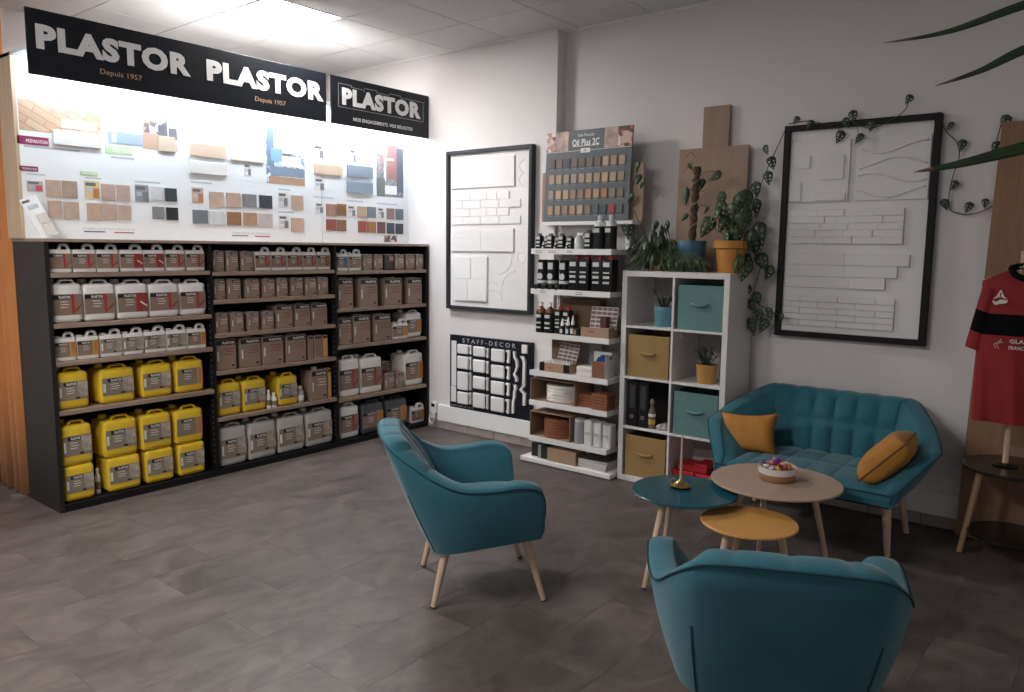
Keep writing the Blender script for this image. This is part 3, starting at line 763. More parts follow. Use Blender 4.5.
for (b_, s_, kind, var, y0, y1, z0, H, fx) in ITEMS:
    lo, hi = [(1.832, 2.828), (2.847, 3.883), (3.902, 4.893)][b_-1]
    y0 = max(y0, lo+.004); y1 = min(y1, hi-.004)
    row = 'lower' if (b_, s_, kind) == (1, 5, 'yellow') and z0 < .2 else 'upper' if (b_, s_, kind) == (1, 5, 'yellow') else ''
    key = (b_, s_, kind, row); k = counts.get(key, 0); counts[key] = k+1
    where = '%s shelf, %s bay' % (SHN[b_][s_-1], BAYN[b_])
    d = DESC[kind]
    if var in ('black',): d = 'black square tin'
    lab = '%s, %s, %s%s' % (d, LABD[var], ('%s from left%s, ' % (ORD[k], (' in %s row' % row) if row else '')) if tot[key] > 1 else '', where)
    t = thing(NAMES[kind], lab, CATS[kind], (fx, (y0+y1)/2, z0), group='cans on the shelving unit')
    t.rotation_euler.z = random.uniform(-.03, .03) if kind != 'carton' else 0
    Wd = (y1-y0)*.985
    if kind == 'small': H = min(H, .172)
    if kind == 'small': small_can(t, Wd, H, var)
    elif kind == 'big': big_can(t, Wd, H, var, CW if var != 'wood' else CT_, CW)
    elif kind == 'yellow': big_can(t, Wd, .2245 if row == 'lower' else H*.96, var, CY, CY, row == 'lower')
    elif kind == 'slate': big_can(t, Wd, H, var, CS, CS)
    elif kind == 'tin': tin_can(t, Wd, H, var)
    elif kind == 'bottle': small_bottle(t, Wd, H, CW if var == 'white' else GREYB)
    else:
        bx_ = box('body', TINB if var == 'brown' else LO, -.12, 0, -Wd/2, Wd/2, 0, H, t, r=.001)
        box('print_panel', LY_ if var == 'orange' else LB, -.0005, .0008, -Wd*.42, Wd*.42, H*.1, H*.85, t)
        box('brand_band', LK, -.0005, .0012, -Wd*.42, Wd*.42, H*.87, H*.96, t)
# grey bottle lurking behind the yellow cans
t = thing('small_bottle', 'grey bottle standing behind the stacked yellow jerrycans', 'bottle', (-5.14, 2.065, .045))
small_bottle(t, .075, .27, GREYB)

# ================================================================== sample display above the shelving
DX = -5.185
db = thing('display_box', 'white backboard box with wooden side standing on the shelving', 'display board', (DX, 1.79, 1.641))
def dbx(name, m, x0, x1, y0, y1, z0, z1, parent=None, r=0):
    return box(name, m, x0-DX, x1-DX, y0-1.79, y1-1.79, z0-1.641, z1-1.641, parent or db, r)
BOARD = mat('display_white', (.80, .82, .84), .5)
LW2 = wood('batten_wood', (.5, .36, .24), (.62, .46, .32), .55, 'Z', 5)
dbx('backboard', BOARD, DX-.02, DX, 1.805, 3.972, 1.641, 2.69)
dbx('backboard', BOARD, DX-.02, DX, 3.978, 4.915, 1.641, 2.69)
dbx('side_panel', LW2, SX0, DX+.002, 1.785, 1.805, 1.641, 2.71)
dbx('side_panel', PURE, SX0, DX-.0, 4.916, 4.926, 1.641, 2.71)
dbx('soffit', BOARD, SX0, -4.935, 1.785, 4.925, 2.69, 2.71)
PAL = {'white': (.72, .70, .68), 'beige': (.55, .45, .36), 'peach': (.62, .47, .36), 'cream': (.72, .66, .58), 'oak': (.6, .45, .33), 'bluegrey': (.22, .27, .33), 'rose': (.36, .19, .15), 'brown': (.27, .13, .06),
       'tan': (.50, .36, .27), 'tan2': (.48, .355, .275), 'slate': (.17, .2, .22), 'mauve': (.27, .17, .16), 'steel': (.16, .19, .25), 'darkred': (.25, .07, .06), 'olive': (.24, .13, .06), 'red': (.34, .10, .07), 'orange': (.37, .16, .07),
       'plum': (.16, .08, .08), 'deepteal': (.06, .085, .10), 'navy': (.05, .06, .075), 'grey': (.22, .22, .23), 'charcoal': (.05, .06, .07), 'offwhite': (.62, .63, .64), 'walnut': (.28, .14, .07), 'orange2': (.40, .235, .14),
       'pale': (.5, .46, .46), 'taupe': (.40, .30, .24), 'pinkbeige': (.47, .35, .29), 'black': (.02, .025, .03), 'oakcard': (.55, .4, .3), 'redcard': (.5, .42, .42), 'yellow': (.66, .53, .30), 'greycard': (.3, .3, .32), 'magenta': (.28, .03, .10), 'green': (.48, .64, .40)}
INK = mat('ink', (.12, .13, .15), .6); INKR = mat('ink_red', (.5, .06, .07), .6); INKG = mat('ink_pale', (.45, .5, .55), .6)
npl = {}
for (kind, col, y0, y1, z0, z1) in DISPLAY:
    if kind == 'photo':
        o = dbx('photo_print', print_mat('photo_'+col, col), DX-.0005, DX+.001, y0, y1, z0, z1)
    elif kind == 'plank':
        dbx('sample_plank', wood('plank_'+col, tuple(.92*c for c in PAL[col]), PAL[col], .5, 'Y', 5), DX, DX+.014, y0, y1, z0, z1, r=.0015)
    elif kind == 'swatch':
        dbx('colour_swatch', mat('swatch_'+col, PAL[col], .5, var=.08, scale=25), DX, DX+.006, y0, y1, z0, z1, r=.001)
    elif kind == 'card':
        o = dbx('product_card', mat('card_'+col, PAL[col], .5), DX, DX+.002, y0, y1, z0, z1)
        w, h = y1-y0, z1-z0
        e = DX+.0025
        dbx('card_band', INK, DX+.002, e, y0+w*.08, y1-w*.25, z1-h*.28, z1-h*.1)
        dbx('card_picture', mat('card_pic_'+col, {'redcard': (.5, .08, .1), 'yellow': (.45, .2, .06), 'oakcard': (.45, .16, .08)}.get(col, (.2, .2, .22)), .5), DX+.002, e, y0+w*.55, y1-w*.06, z0+h*.06, z1-h*.4)
        dbx('card_print', INKG, DX+.002, e, y0+w*.1, y0+w*.48, z0+h*.35, z0+h*.6)
    elif kind == 'pill':
        dbx('heading_tag', mat('pill_'+col, PAL[col], .5), DX, DX+.002, y0, y1, z0, z1, r=.0009)
        if y1-y0 > .15:
            text('heading_lettering', 'PRÉPARATION' if col == 'magenta' else 'FINITION', (DX+.002-DX, (y0+y1)/2+.02-1.79, (z0+z1)/2-1.641), (y1-y0)*.68, (z1-z0)*.5, LT, '+x', db, .015, .0006)
        else:
            text('heading_lettering', 'PRÉPARATION' if col == 'magenta' else 'FINITION', (DX+.002-DX, (y0+y1)/2+.004-1.79, (z0+z1)/2-1.641), (y1-y0)*.75, (z1-z0)*.5, LT, '+x', db, .015, .0006)
    elif kind in ('print', 'line'):
        dbx('heading_print', INKR if col == 'red' else INK if kind == 'line' else INKG, DX, DX+.0008, y0, y1, z0, z1)
    elif kind == 'made':
        text('heading_lettering', 'FABRIQUÉ EN FRANCE', (0, (y0+y1)/2-1.79, (z0+z1)/2-1.641), y1-y0, (z1-z0)*.9, INKG, '+x', db, 0, .0006)
# details inside the larger prints: pale window light and furniture shapes (flat print)
FD = [0]
def flat(col, y0, y1, z0, z1, m=None):
    FD[0] = (FD[0]+1) % 12
    dbx('print_detail', m or mat('print_'+'_'.join('%d' % (c*100) for c in col), col, .4), DX+.0008, DX+.0012+FD[0]*.0002, y0, y1, z0, z1)
for (kind, col, y0, y1, z0, z1) in DISPLAY:
    if kind != 'photo': continue
    w, h = y1-y0, z1-z0
    R = lambda c, a, b_, d, e_: flat(c, y0+w*a, y0+w*b_, z0+h*d, z0+h*e_)
    if col == 'parquet':
        R((.86, .83, .80), .3, 1, .72, 1); R((.80, .62, .45), .0, .3, .8, 1)
        for q in (.36, .53, .68): R((.46, .31, .27), q, q+.08, .52, .70)
        R((.76, .66, .54), .5, .95, .18, .42)
    elif col == 'kitchen':
        R((.84, .86, .9), 0, 1, .38, 1); R((.55, .66, .74), .45, 1, .62, .95); R((.3, .34, .42), 0, 1, .58, .62); R((.32, .4, .55), .05, 1, .0, .3)
        for q in (.15, .45, .7): R((.6, .68, .8), q, q+.12, .02, .28)
    elif col == 'dining':
        R((.85, .84, .83), 0, 1, .68, 1); R((.48, .32, .24), 0, .5, 0, .38); R((.14, .13, .16), .45, .72, .3, .6); R((.16, .15, .18), .76, 1, .28, .55); R((.25, .33, .45), .65, .75, .66, .8)
    elif col == 'lounge':
        R((.75, .8, .88), .2, 1, .55, 1); R((.16, .22, .3), .02, .2, .3, .95); R((.22, .38, .52), .12, .42, .4, .62); R((.6, .55, .5), .32, .48, .72, .88); R((.88, .88, .9), .4, .9, .32, .5); R((.2, .25, .33), .1, 1, .14, .3); R((.42, .26, .17), .05, 1, 0, .13); R((.2, .1, .1), .42, .62, .5, .66)
    elif col == 'terrace':
        R((.3, .62, .62), 0, .4, .82, 1); R((.34, .16, .15), .4, .75, .35, 1); R((.85, .86, .88), .28, .34, .3, .72); R((.85, .86, .88), .28, .65, .70, .74); R((.16, .17, .17), 0, .3, 0, .35); R((.82, .83, .86), .3, .75, .05, .22); R((.12, .13, .17), .75, 1, .1, .95)

# leaflet leaning on the display
t = thing('leaflet', 'white leaflet with two swatches leaning on the sample display', 'leaflet', (-5.10, 1.915, 1.6415), rot=(math.radians(22), math.radians(-11), 0))
box('sheet', mat('leaflet_paper', (.84, .85, .86), .5), -.002, .002, -.05, .05, .012, .262, t)
for k in (0, 1):
    box('colour_swatch', mat('swatch_chalk', (.62, .58, .54), .5), .002, .007, -.012, .046, .025+.07*k, .085+.07*k, t, r=.001)
box('heading_frame', INK, .002, .0026, -.045, .0, .235, .25, t)
box('heading_print', INKG, .002, .0026, -.03, .03, .19, .215, t)

# ================================================================== black shop signs
SGX = -4.92
def sign(name, label, y0, y1):
    t = thing(name, label, 'sign', (SGX, y0, 2.553))
    box('panel', SIGNBLACK, -.012, 0, 0, y1-y0, 0, .36, t, r=.001)
    return t
LET = mat('sign_lettering', (.72, .72, .73), .35); GOLD = mat('sign_gold', (.50, .33, .20), .4)
t = sign('shop_sign', 'long black sign reading PLASTOR twice above the shelving', 1.785, 3.832)
for (a, b_, zc, hh, dy) in ((.047, .96, .205, .135, .0), (1.073, 2.022, .205, .135, 0)):
    text('brand_lettering', 'PLASTOR', (0, (a+b_)/2, .213), b_-a, .138, LET, '+x', t, .055, .003)
    text('founding_lettering', 'Depuis 1957', (0, (a+b_)/2+.01, .077), .25, .04, GOLD, '+x', t, 0, .001)
t = sign('shop_sign', 'short black sign with outlined PLASTOR and slogan near the corner', 3.876, 4.925)
text('brand_lettering', 'PLASTOR', (.001, .528, .218), .845, .132, LET, '+x', t, .055, .003)
text('slogan_lettering', 'NOS ENGAGEMENTS. VOS RÉUSSITES', (0, .535, .06), .64, .034, LET, '+x', t, .02, .001)
OUT = mat('sign_outline', (.30, .30, .32), .4)
ol = MB()
Y0, Y1, Z0, Z1 = .07, .985, .132, .312
for (a, b_, c, d) in [(Y0, Y1, Z0, Z0+.004), (Y0, Y0+.004, Z0, Z1), (Y1-.004, Y1, Z0, Z1-.02)]:
    ol.box(-.0005, .001, a, b_, c, d)
x_ = Y0
for k in range(7):
    w_ = (Y1-Y0)/7; top = Z1-(0 if k in (0, 2, 4) else .014)
    ol.box(-.0005, .001, x_, x_+w_, top-.004, top)
    ol.box(-.0005, .001, x_+w_-.004, x_+w_, top-.018, top)
    x_ += w_
ol.build('lettering_outline', OUT, t)
# brackets carrying the signs from the soffit and the tubes lighting the display
rail = thing('sign_rail', 'white bracket rail holding the black signs and light tubes', 'rail', (-4.95, 1.8, 2.62))
box('bar', PURE, -.002, .017, .0, 3.11, .06, .09, rail)
for yb in (.02, 1.05, 2.06, 3.08):
    box('bracket', PURE, -.01, .017, yb, yb+.02, .05, .0695, rail)
TUBE = mat('tube_glow', (.84, .93, 1.0), .5, emit=SIGN_TUBE)
for k in range(3):
    t = thing('light_tube', 'fluorescent tube behind the black signs, %s bay' % BAYN[k+1], 'light tube', (-4.985, 1.86+k*1.03, 2.645))
    MB().tube([(0, .02, 0), (0, .96, 0)], .013, 10).build('tube', TUBE, t, smooth=1)
    box('holder', PURE, -.015, .015, 0, .02, -.015, .045, t)
    box('holder', PURE, -.015, .015, .96, .98, -.015, .045, t)
# ================================================================== framed relief panels on the wall
FRAMEB = mat('frame_black', (.009, .008, .009), .5, spec=.2)
PLAST = mat('plaster_white', (.76, .745, .745), .7, bump=.05, bscale=200)
LINEM = mat('joint_shadow', (.45, .44, .44), .8)
def ring(name, m, parent, y, cx, cz, r, a0, a1, th=.003):
    pts = [(cx+r*math.cos(a0+(a1-a0)*k/24), y, cz+r*math.sin(a0+(a1-a0)*k/24)) for k in range(25)]
    return MB().tube(pts, th, 5).build(name, m, parent, smooth=3)
def frame(name, label, x0, x1, z0, z1, yf, yb, fw, fm):
    """origin at lower left of the frame, local x right, z up, facing -y"""
    t = thing(name, label, 'framed panel', (x0, yb, z0))
    w, h, d = x1-x0, z1-z0, yb-yf
    box('back_panel', PLAST, fw*.5, w-fw*.5, -d*.5, -.001, fw*.5, h-fw*.5, t)
    for (a, b_, c, e) in ((0, fw, 0, h), (w-fw, w, 0, h), (fw, w-fw, 0, fw), (fw, w-fw, h-fw, h)):
        box('frame_rail', fm, a, b_, -d, 0, c, e, t, r=.002)
    return t, w, h, -d*.5
GREYF = mat('frame_charcoal', (.03, .032, .038), .45, spec=.3)
t, w, h, yb_ = frame('relief_panel', 'charcoal-framed white brick relief panel on the wall pier', -4.666, -3.745, 1.09, 2.42, 4.875, PY, .03, GREYF)
def rel(name, u0, u1, v0, v1, th=.014, r=.002, parent=None, base=0.):
    return box(name, PLAST, u0*w, u1*w, yb_-base-th, yb_-base, (1-v1)*h, (1-v0)*h, parent or t, r)
rel('relief_slab', .05, .80, .055, .235)
for row in range(4):
    v = .262+row*.05; end = .74 if row % 2 == 0 else .87
    xs = [.05, .28, .48, .60, end] if row % 2 == 0 else [.05, .19, .41, .63, end]
    for k in range(4):
        rel('relief_brick', xs[k]+.0003, xs[k+1]-.0003, v, v+.0495, .011, .004)
pl = rel('relief_slab', .05, .80, .488, .63)
for k in range(5):
    for q in range(2):
        a = .05+.375*q
        rel('relief_strip', a+.003+.03*(k % 2), a+.37, .491+.0275*k, .516+.0275*k, .003, .001, pl, .014)
pl = rel('relief_slab', .1, .5, .66, .945)
rel('relief_tile', .105, .30, .668, .80, .006, .002, pl, .014); rel('relief_tile', .302, .495, .668, .80, .003, .002, pl, .014)
rel('relief_tile', .105, .265, .803, .94, .003, .002, pl, .014); rel('relief_tile', .27, .495, .803, .94, .006, .002, pl, .014)
for (cu, cv, r, a0, a1) in [(.62, .66, .14, -1.6, .3), (.88, .66, .04, 0, 6.28), (.82, .86, .15, 1.6, 3.4), (.56, .93, .09, 0, 3), (.9, .12, .05, 1.6, 4.6), (.9, .2, .05, 1.6, 4.6), (.55, .86, .06, .5, 2.5)]:
    ring('engraved_scroll', PLAST, t, yb_, cu*w, (1-cv)*h, r, a0, a1, .004)

t, w, h, yb_ = frame('relief_panel', 'black-framed white relief panel draped with vine above the sofa', -1.82, -.935, 1.07, 2.396, 4.985, WY, .036, FRAMEB)
pl = rel('relief_slab', .055, .455, .08, .36)
for (a, b_, c, d) in [(.10, .19, .145, .205), (.26, .42, .15, .26), (.24, .44, .32, .355), (.06, .135, .265, .355)]:
    rel('relief_tile', a, b_, c, d, .008, .002, pl, .014)
pl = rel('relief_slab', .50, .95, .085, .36, .010)
for k in range(4):
    pts = [((.515+.42*q/20)*w, yb_-.012, (1-(.13+.065*k+.022*math.sin(q/20*5+k*1.9)))*h) for q in range(21)]
    MB().tube(pts, .006, 6).build('wave_ridge', PLAST, pl, smooth=3)
pl = rel('relief_slab', .06, .82, .395, .555, .010)
for row in range(5):
    for k in range(4):
        a = .06+.19*k+.06*((row*2) % 3)/2*(k > 0)
        b_ = min(.06+.19*(k+1)+.06*((row*2) % 3)/2, .82) if k < 3 else .82
        rel('relief_brick', a+.001, b_-.001, .397+.0316*row, .427+.0316*row, .004+.004*((row+k) % 2), .001, pl, .010)
for row, (a, end, split) in enumerate([(.055, .87, .46), (.055, .80, .46), (.055, .73, .50)]):
    rel('relief_strip', a, split-.001, .60+.054*row, .653+.054*row, .009, .002); rel('relief_strip', split+.001, end, .60+.054*row, .653+.054*row, .014, .002)
for row in range(5):
    xs = [.055, .30, .55, .80] if row % 2 else [.055, .17, .43, .68, .80]
    for k in range(len(xs)-1):
        rel('relief_brick', xs[k]+.001, xs[k+1]-.001, .80+.029*row, .8275+.029*row, .012, .0015)

# black moulding board on the pier
NAVY = mat('moulding_board', (.010, .012, .02), .5, spec=.25)
SX, SZ1, SW, SH = -4.637, .858, .905, .64
OUT2 = mat('lettering_silver', (.5, .5, .52), .4)
t = thing('moulding_board', 'black STAFF-DECOR sample board with white plaster mouldings', 'sample board', (SX, PY-.003, .2225))
box('board', NAVY, 0, SW, -.03, 0, 0, SH, t, r=.001)
def fx(px): return (px-45)/595*SW
def fz(px, py):
    top = 30+.1*(px-45); bot = 565+.165*(px-45); return SH*(1-(py-top)/(bot-top))
def mo(name, a, b_, c, d, th=.03, r=.006):
    m = (a+b_)/2
    return box(name, PLAST, fx(a), fx(b_), -.03-th, -.03, fz(m, d), fz(m, c), t, r)
for cols, rows in (((110, 195), [(102, 172), (190, 283), (305, 440), (455, 545)]), ((230, 320), [(118, 192), (215, 308), (338, 433), (462, 572)]), ((363, 458), [(135, 230), (253, 350), (372, 470), (490, 598)])):
    for c, d in rows:
        mo('moulding_block', cols[0], cols[1], c, d, .022, .009)
mo('moulding_strip', 60, 98, 76, 408, .008, .003); mo('moulding_strip', 58, 98, 411, 528, .010, .003)
for (a, b_, rows) in ((203, 217, [(108, 175), (195, 290), (310, 440), (458, 545)]), (328, 343, [(130, 200), (225, 315), (345, 440), (472, 578)]), (470, 495, [(142, 235), (262, 355), (382, 475), (503, 605)])):
    for c, d in rows:
        zz = (fz(a, d), fz(a, c)); x0, x1 = fx(a), fx(b_)
        poly = [(x0+(x1-x0)*.55, zz[0]), (x1, zz[0]), (x1, zz[1]), (x0, zz[1]), (x0, zz[1]-.012), (x0+(x1-x0)*.5, zz[1]-.02), (x0+(x1-x0)*.45, zz[0]+.03), (x0+(x1-x0)*.2, zz[0]+.015)]
        MB().prism(poly, 'y', -.05, -.03).build('moulding_profile', PLAST, t)
def prof(pts, wd):
    L_ = [(fx(a), fz(a, b_)) for a, b_ in pts]; R_ = [(fx(a+wd), fz(a+wd, b_)) for a, b_ in pts][::-1]
    MB().prism(L_+R_, 'y', -.05, -.03).build('moulding_profile', PLAST, t)
prof([(520, 150), (523, 195), (538, 220), (542, 260), (530, 300), (520, 315), (536, 345), (538, 372)], 13)
prof([(525, 395), (532, 420), (525, 440), (522, 490), (515, 520), (515, 605)], 15)
prof([(568, 185), (580, 205), (588, 230), (585, 400), (565, 430), (590, 460), (590, 545)], 17)
mo('moulding_block', 577, 615, 102, 165, .02, .004)
text('board_lettering', 'S T A F F - D E C O R', (fx(335), -.03, SH-.04), .585, .036, OUT2, '-y', t, 0, .001)
text('board_address', 'www.staff-decor.fr', (fx(140), -.03, .022), .27, .02, OUT, '-y', t, 0, .001)

# ================================================================== white product rack
RX0, RX1, RF = -3.49, -2.81, 4.56
rk = thing('product_rack', 'white metal product rack with seven trays of oils and pads', 'rack', ((RX0+RX1)/2, 4.74, 0))
def rb(name, m, x0, x1, y0, y1, z0, z1, r=0, parent=None):
    c = (RX0+RX1)/2
    return box(name, m, x0-c, x1-c, y0-4.74, y1-4.74, z0, z1, parent or rk, r)
RACKW = mat('rack_white', (.74, .73, .73), .4)
for xx in (RX0+.03, RX1-.06):
    rb('upright', RACKW, xx, xx+.03, 4.846, 4.872, .045, 1.79)
slot_me = MB().box(-.003, .003, -.001, .001, -.008, .008).mesh('slot', mat('slot_dark', (.1, .1, .1), .6))
for xx in (RX0+.045, RX1-.045):
    for k in range(30):
        inst('slot', slot_me, rk, (xx-(RX0+RX1)/2, 4.8455-4.74, .3+k*.05))
rb('rear_panel', mat('rack_back', (.42, .40, .39), .6), RX0+.06, RX1-.06, 4.858, 4.866, .3, 1.79)
RZ = [1.61, 1.318, .995, .71, .483, .21]
for z in RZ:
    rb('tray', RACKW, RX0, RX1, RF, 4.845, z-.012, z)
    rb('tray_lip', RACKW, RX0, RX1, RF-.006, RF, z-.036, z+.004)
    rb('tray_lip', RACKW, RX0-.003, RX0, RF-.006, 4.845, z-.034, z+.002); rb('tray_lip', RACKW, RX1, RX1+.003, RF-.006, 4.845, z-.034, z+.002)
rb('top_tray', RACKW, RX0-.08, RX1+.03, 4.78, 4.91, 1.79, 1.815)
rb('base_tray', RACKW, -3.565, -2.764, 4.545, 4.91, .008, .042, r=.003)
for (z, xs) in ((1.61, ((-3.42, .06), (-3.30, .07), (-3.15, .05))), (1.318, ((-3.38, .06), (-3.06, .06)))):
    for xc, wd in xs:
        b = MB()
        for q in range(2):
            for s_ in range(5):
                b.box(xc-(RX0+RX1)/2-wd/2+wd*s_/5, xc-(RX0+RX1)/2-wd/2+wd*(s_+.7)/5, RF-.0068-4.74, RF-.0058-4.74, z-.014-.012*q, z-.009-.012*q)
        b.build('price_print', INK, rk)
rackbits = 'goods on the white product rack'
BOTK = mat('bottle_black', (.008, .008, .009), .35, spec=.3); BLAB = mat('bottle_label', (.55, .55, .56), .4); CLEAR = mat('bottle_clear', (.55, .57, .58), .12, spec=.8); AMBER = mat('bottle_amber', (.13, .05, .02), .2)
KRAFT = mat('kraft_card', (.33, .215, .14), .75, var=.05, scale=20, rnd=.06); KRAFTD = mat('kraft_dark', (.20, .125, .085), .8, var=.05, scale=20)
MAROON = mat('maroon_pad', (.23, .085, .04), .9, var=.1, scale=60, bump=.3, bscale=400); PADW = mat('white_pad', (.72, .70, .66), .9, bump=.3, bscale=300)
def rbottle(label, xc, z, W_, H, style, y=RF+.05):
    t = thing({'tin': 'round_tin', 'red': 'square_bottle'}.get(style, 'oil_bottle'), label, 'tin' if style == 'tin' else 'bottle', (xc, y, z+.0005), group=rackbits)
    r = W_/2
    if style == 'tin':
        MB().lathe([(r, 0), (r, H*.96), (r*.94, H*.97), (r*.94, H)], 20).build('body', BOTK, t, smooth=.8)
        MB().lathe([(r*1.015, 0), (r*1.015, H*.1)], 20, (0, 0, H*.2)).build('white_band', BLAB, t, smooth=.8)
        b = MB(); b.tube([(0, -r*1.0, H*.44), (0, -r*1.06, H*.44)], r*.55, 16); b.build('round_badge', BLAB, t, smooth=.6)
        b = MB(); b.box(-r*.5, r*.5, -r*1.01, -r*.8, H*.68, H*.9); b.build('brand_mark', BLAB, t)
    elif style == 'red':
        MB().rbox(-r, r, -r, r, 0, H*.88, r*.2, 2).build('body', BOTK, t, smooth=.8)
        MB().lathe([(r*.55, 0), (r*.55, H*.1), (r*.5, H*.12)], 14, (r*.2, 0, H*.88)).build('cap', CAPR, t, smooth=.8)
        for k, (a, c) in enumerate([(.68, .8), (.5, .54), (.36, .43), (.22, .28)]):
            box('label_print', BLAB, -r*.7, r*.5, -r-.0008, -r+.001, H*a, H*c, t)
    elif style == 'small':
        MB().rbox(-r, r, -r, r, 0, H*.85, r*.2, 2).build('body', BOTK, t, smooth=.8)
        MB().lathe([(r*.8, 0), (r*.8, H*.13)], 12, (0, 0, H*.85)).build('cap', mat('cap_grey', (.16, .16, .165), .4), t, smooth=.8)
        for a, c in [(.6, .8), (.36, .5), (.16, .26)]:
            box('label_print', BLAB, -r*.8, r*.8, -r-.0008, -r+.001, H*a, H*c, t)
    elif style == 'clear':
        MB().lathe([(r, 0), (r, H*.72), (r*.85, H*.80), (r*.4, H*.86), (r*.4, H*.88)], 18).build('body', CLEAR, t, smooth=.9)
        MB().lathe([(r*1.02, 0), (r*1.02, H*.66)], 18, (0, 0, H*.02)).build('label', BOTK, t, smooth=.9)
        box('brand_mark', BLAB, -r*.6, r*.4, -r*1.06, -r*.9, H*.5, H*.62, t)
        MB().lathe([(r*.48, 0), (r*.48, H*.12)], 14, (0, 0, H*.88)).build('cap', CLEAR, t, smooth=.9)
    elif style == 'amber':
        MB().lathe([(r, 0), (r, H*.70), (r*.8, H*.78), (r*.42, H*.84), (r*.4, H*.87)], 16).build('body', AMBER, t, smooth=.9)
        MB().lathe([(r*1.03, 0), (r*1.03, H*.66)], 16).build('label', BOTK, t, smooth=.9)
        for a, c in [(.5, .6), (.3, .36), (.15, .2)]:
            box('label_print', BLAB, -r*.6, r*.6, -r*1.07, -r*.85, H*a, H*c, t)
        MB().lathe([(r*.42, 0), (r*.42, H*.12), (r*.36, H*.13)], 12, (0, 0, H*.87)).build('cap', CW, t, smooth=.9)
    elif style == 'nozzle':
        MB().lathe([(r, 0), (r, H*.5), (r*.6, H*.56)], 12).build('body', BOTK, t, smooth=.9)
        box('label_print', BLAB, -r*.6, r*.6, -r*1.05, -r*.8, H*.1, H*.35, t)
        MB().lathe([(r*.75, 0), (r*.7, H*.12), (r*.28, H*.4), (r*.2, H*.45)], 12, (0, 0, H*.54)).build('nozzle', CW, t, smooth=.9)
    elif style == 'spray':
        MB().lathe([(r, 0), (r, H*.5), (r*.5, H*.68), (r*.4, H*.72)], 14).build('body', CLEAR, t, smooth=.9)
        box('trigger', CW, -r*.4, r*1.1, -r*.3, r*.3, H*.72, H*.86, t, r=.003)
        MB().tube([(r*.9, 0, H*.74), (r*1.1, 0, H*.55)], .004, 6).build('lever', CW, t)
    return t
c_ = lambda px: -3.487+(px-532.3)/(611-532.3)*.676      # along the tray front
for k, px in enumerate((536.5, 542.5, 548.5, 554, 560, 566)):
    rbottle('small black labelled bottle, %s from left on the top rack tray' % ORD[k], c_(px), RZ[0], .045, .115 if k % 2 == 0 else .10, 'small', RF+.04+.03*(k % 2))
for k, px in enumerate((538.5, 551, 563)):
    rbottle('tiny black vial, %s from left at the front of top rack tray' % ORD[k], c_(px)+.035, RZ[0], .022, .055, 'nozzle', RF+.016)
rbottle('clear trigger spray on the top rack tray', c_(576.5), RZ[0], .07, .135, 'spray', RF+.05)
rbottle('slim dark bottle right of the trigger spray', c_(586), RZ[0], .05, .14, 'small')
rbottle('clear-capped black bottle, left of the tall pair on top rack tray', c_(596), RZ[0], .088, .235, 'clear', RF+.06)
rbottle('clear-capped black bottle, right of the tall pair on top rack tray', c_(606.3), RZ[0], .08, .236, 'clear', RF+.06)
for k, px in enumerate((538.5, 549, 561.5)):
    rbottle('black round tin with pale badge, %s from left on second rack tray' % ORD[k], c_(px), RZ[1], .085, .215, 'tin', RF+.07)
for k, px in enumerate((573.5, 583.5, 596, 606)):
    rbottle('black square bottle with red cap, %s from left on second rack tray' % ORD[k], c_(px), RZ[1], .085, .255, 'red', RF+.06)
for k in range(4):
    t = tag(MB().lathe([(.028, 0), (.028, .03), (.026, .035)], 14).build('flat_tin', BOTK, None, (c_(537)+.0+.062*k, RF+.02, RZ[1]+.0005), .8), 'tiny flat black tin, %s from left before the round tins' % ORD[k], 'tin', rackbits)
for k, px in enumerate((538.5, 548)):
    rbottle('black amber-necked bottle with white cap, %s on third rack tray' % ('left' if k == 0 else 'right'), c_(px), RZ[2], .075, .225, 'amber')
for k, px in enumerate((556.5, 565)):
    rbottle('black square bottle with red cap, %s of two on third rack tray' % ('left' if k == 0 else 'right'), c_(px), RZ[2], .06, .20, 'red', RF+.07)
for k, px in enumerate((563.5, 569, 573.5)):
    rbottle('little nozzle bottle, %s from left on third rack tray' % ORD[k], c_(px), RZ[2], .036, .12+.012*k, 'nozzle', RF+.022+.004*k)

def carton(name, label, x0, x1, y0, y1, z0, h, m=KRAFT, th=.004, openf=True, cat='box'):
    """open-fronted carton: floor, sides, back"""
    t = thing(name, label, cat, ((x0+x1)/2, (y0+y1)/2, z0+.0005), group=rackbits)
    w, d = (x1-x0)/2, (y1-y0)/2
    box('floor_flap', m, -w, w, -d, d, 0, th, t)
    box('back_wall', m, -w, w, d-th, d, th, h, t)
    box('side_wall', m, -w, -w+th, -d, d-th, th, h, t); box('side_wall', m, w-th, w, -d, d-th, th, h, t)
    return t
def cbox(name, label, x0, x1, y0, y1, z0, h, m, cat='box', r=.002, rz=0):
    t = thing(name, label, cat, ((x0+x1)/2, (y0+y1)/2, z0+.0005), rz, group=rackbits)
    w, d = (x1-x0)/2, (y1-y0)/2
    box('body', m, -w, w, -d, d, 0, h, t, r)
    return t
SWP = mat('chart_swatch', (.26, .16, .17), .5)
def chart(parent, w, h, nx, ny, m=None):
    """tilted colour chart built in local x-z, facing -y"""
    box('chart_card', LW, -w/2, w/2, 0, .004, 0, h, parent)
    me = MB().box(-w/nx*.43, w/nx*.43, -.0012, .001, -h/ny*.34, h/ny*.34).mesh('chart_swatch', SWP)
    for i in range(nx):
        for j in range(ny):
            inst('chart_swatch', me, parent, (-w/2+w*(i+.5)/nx, 0, h*(j+.5)/ny))
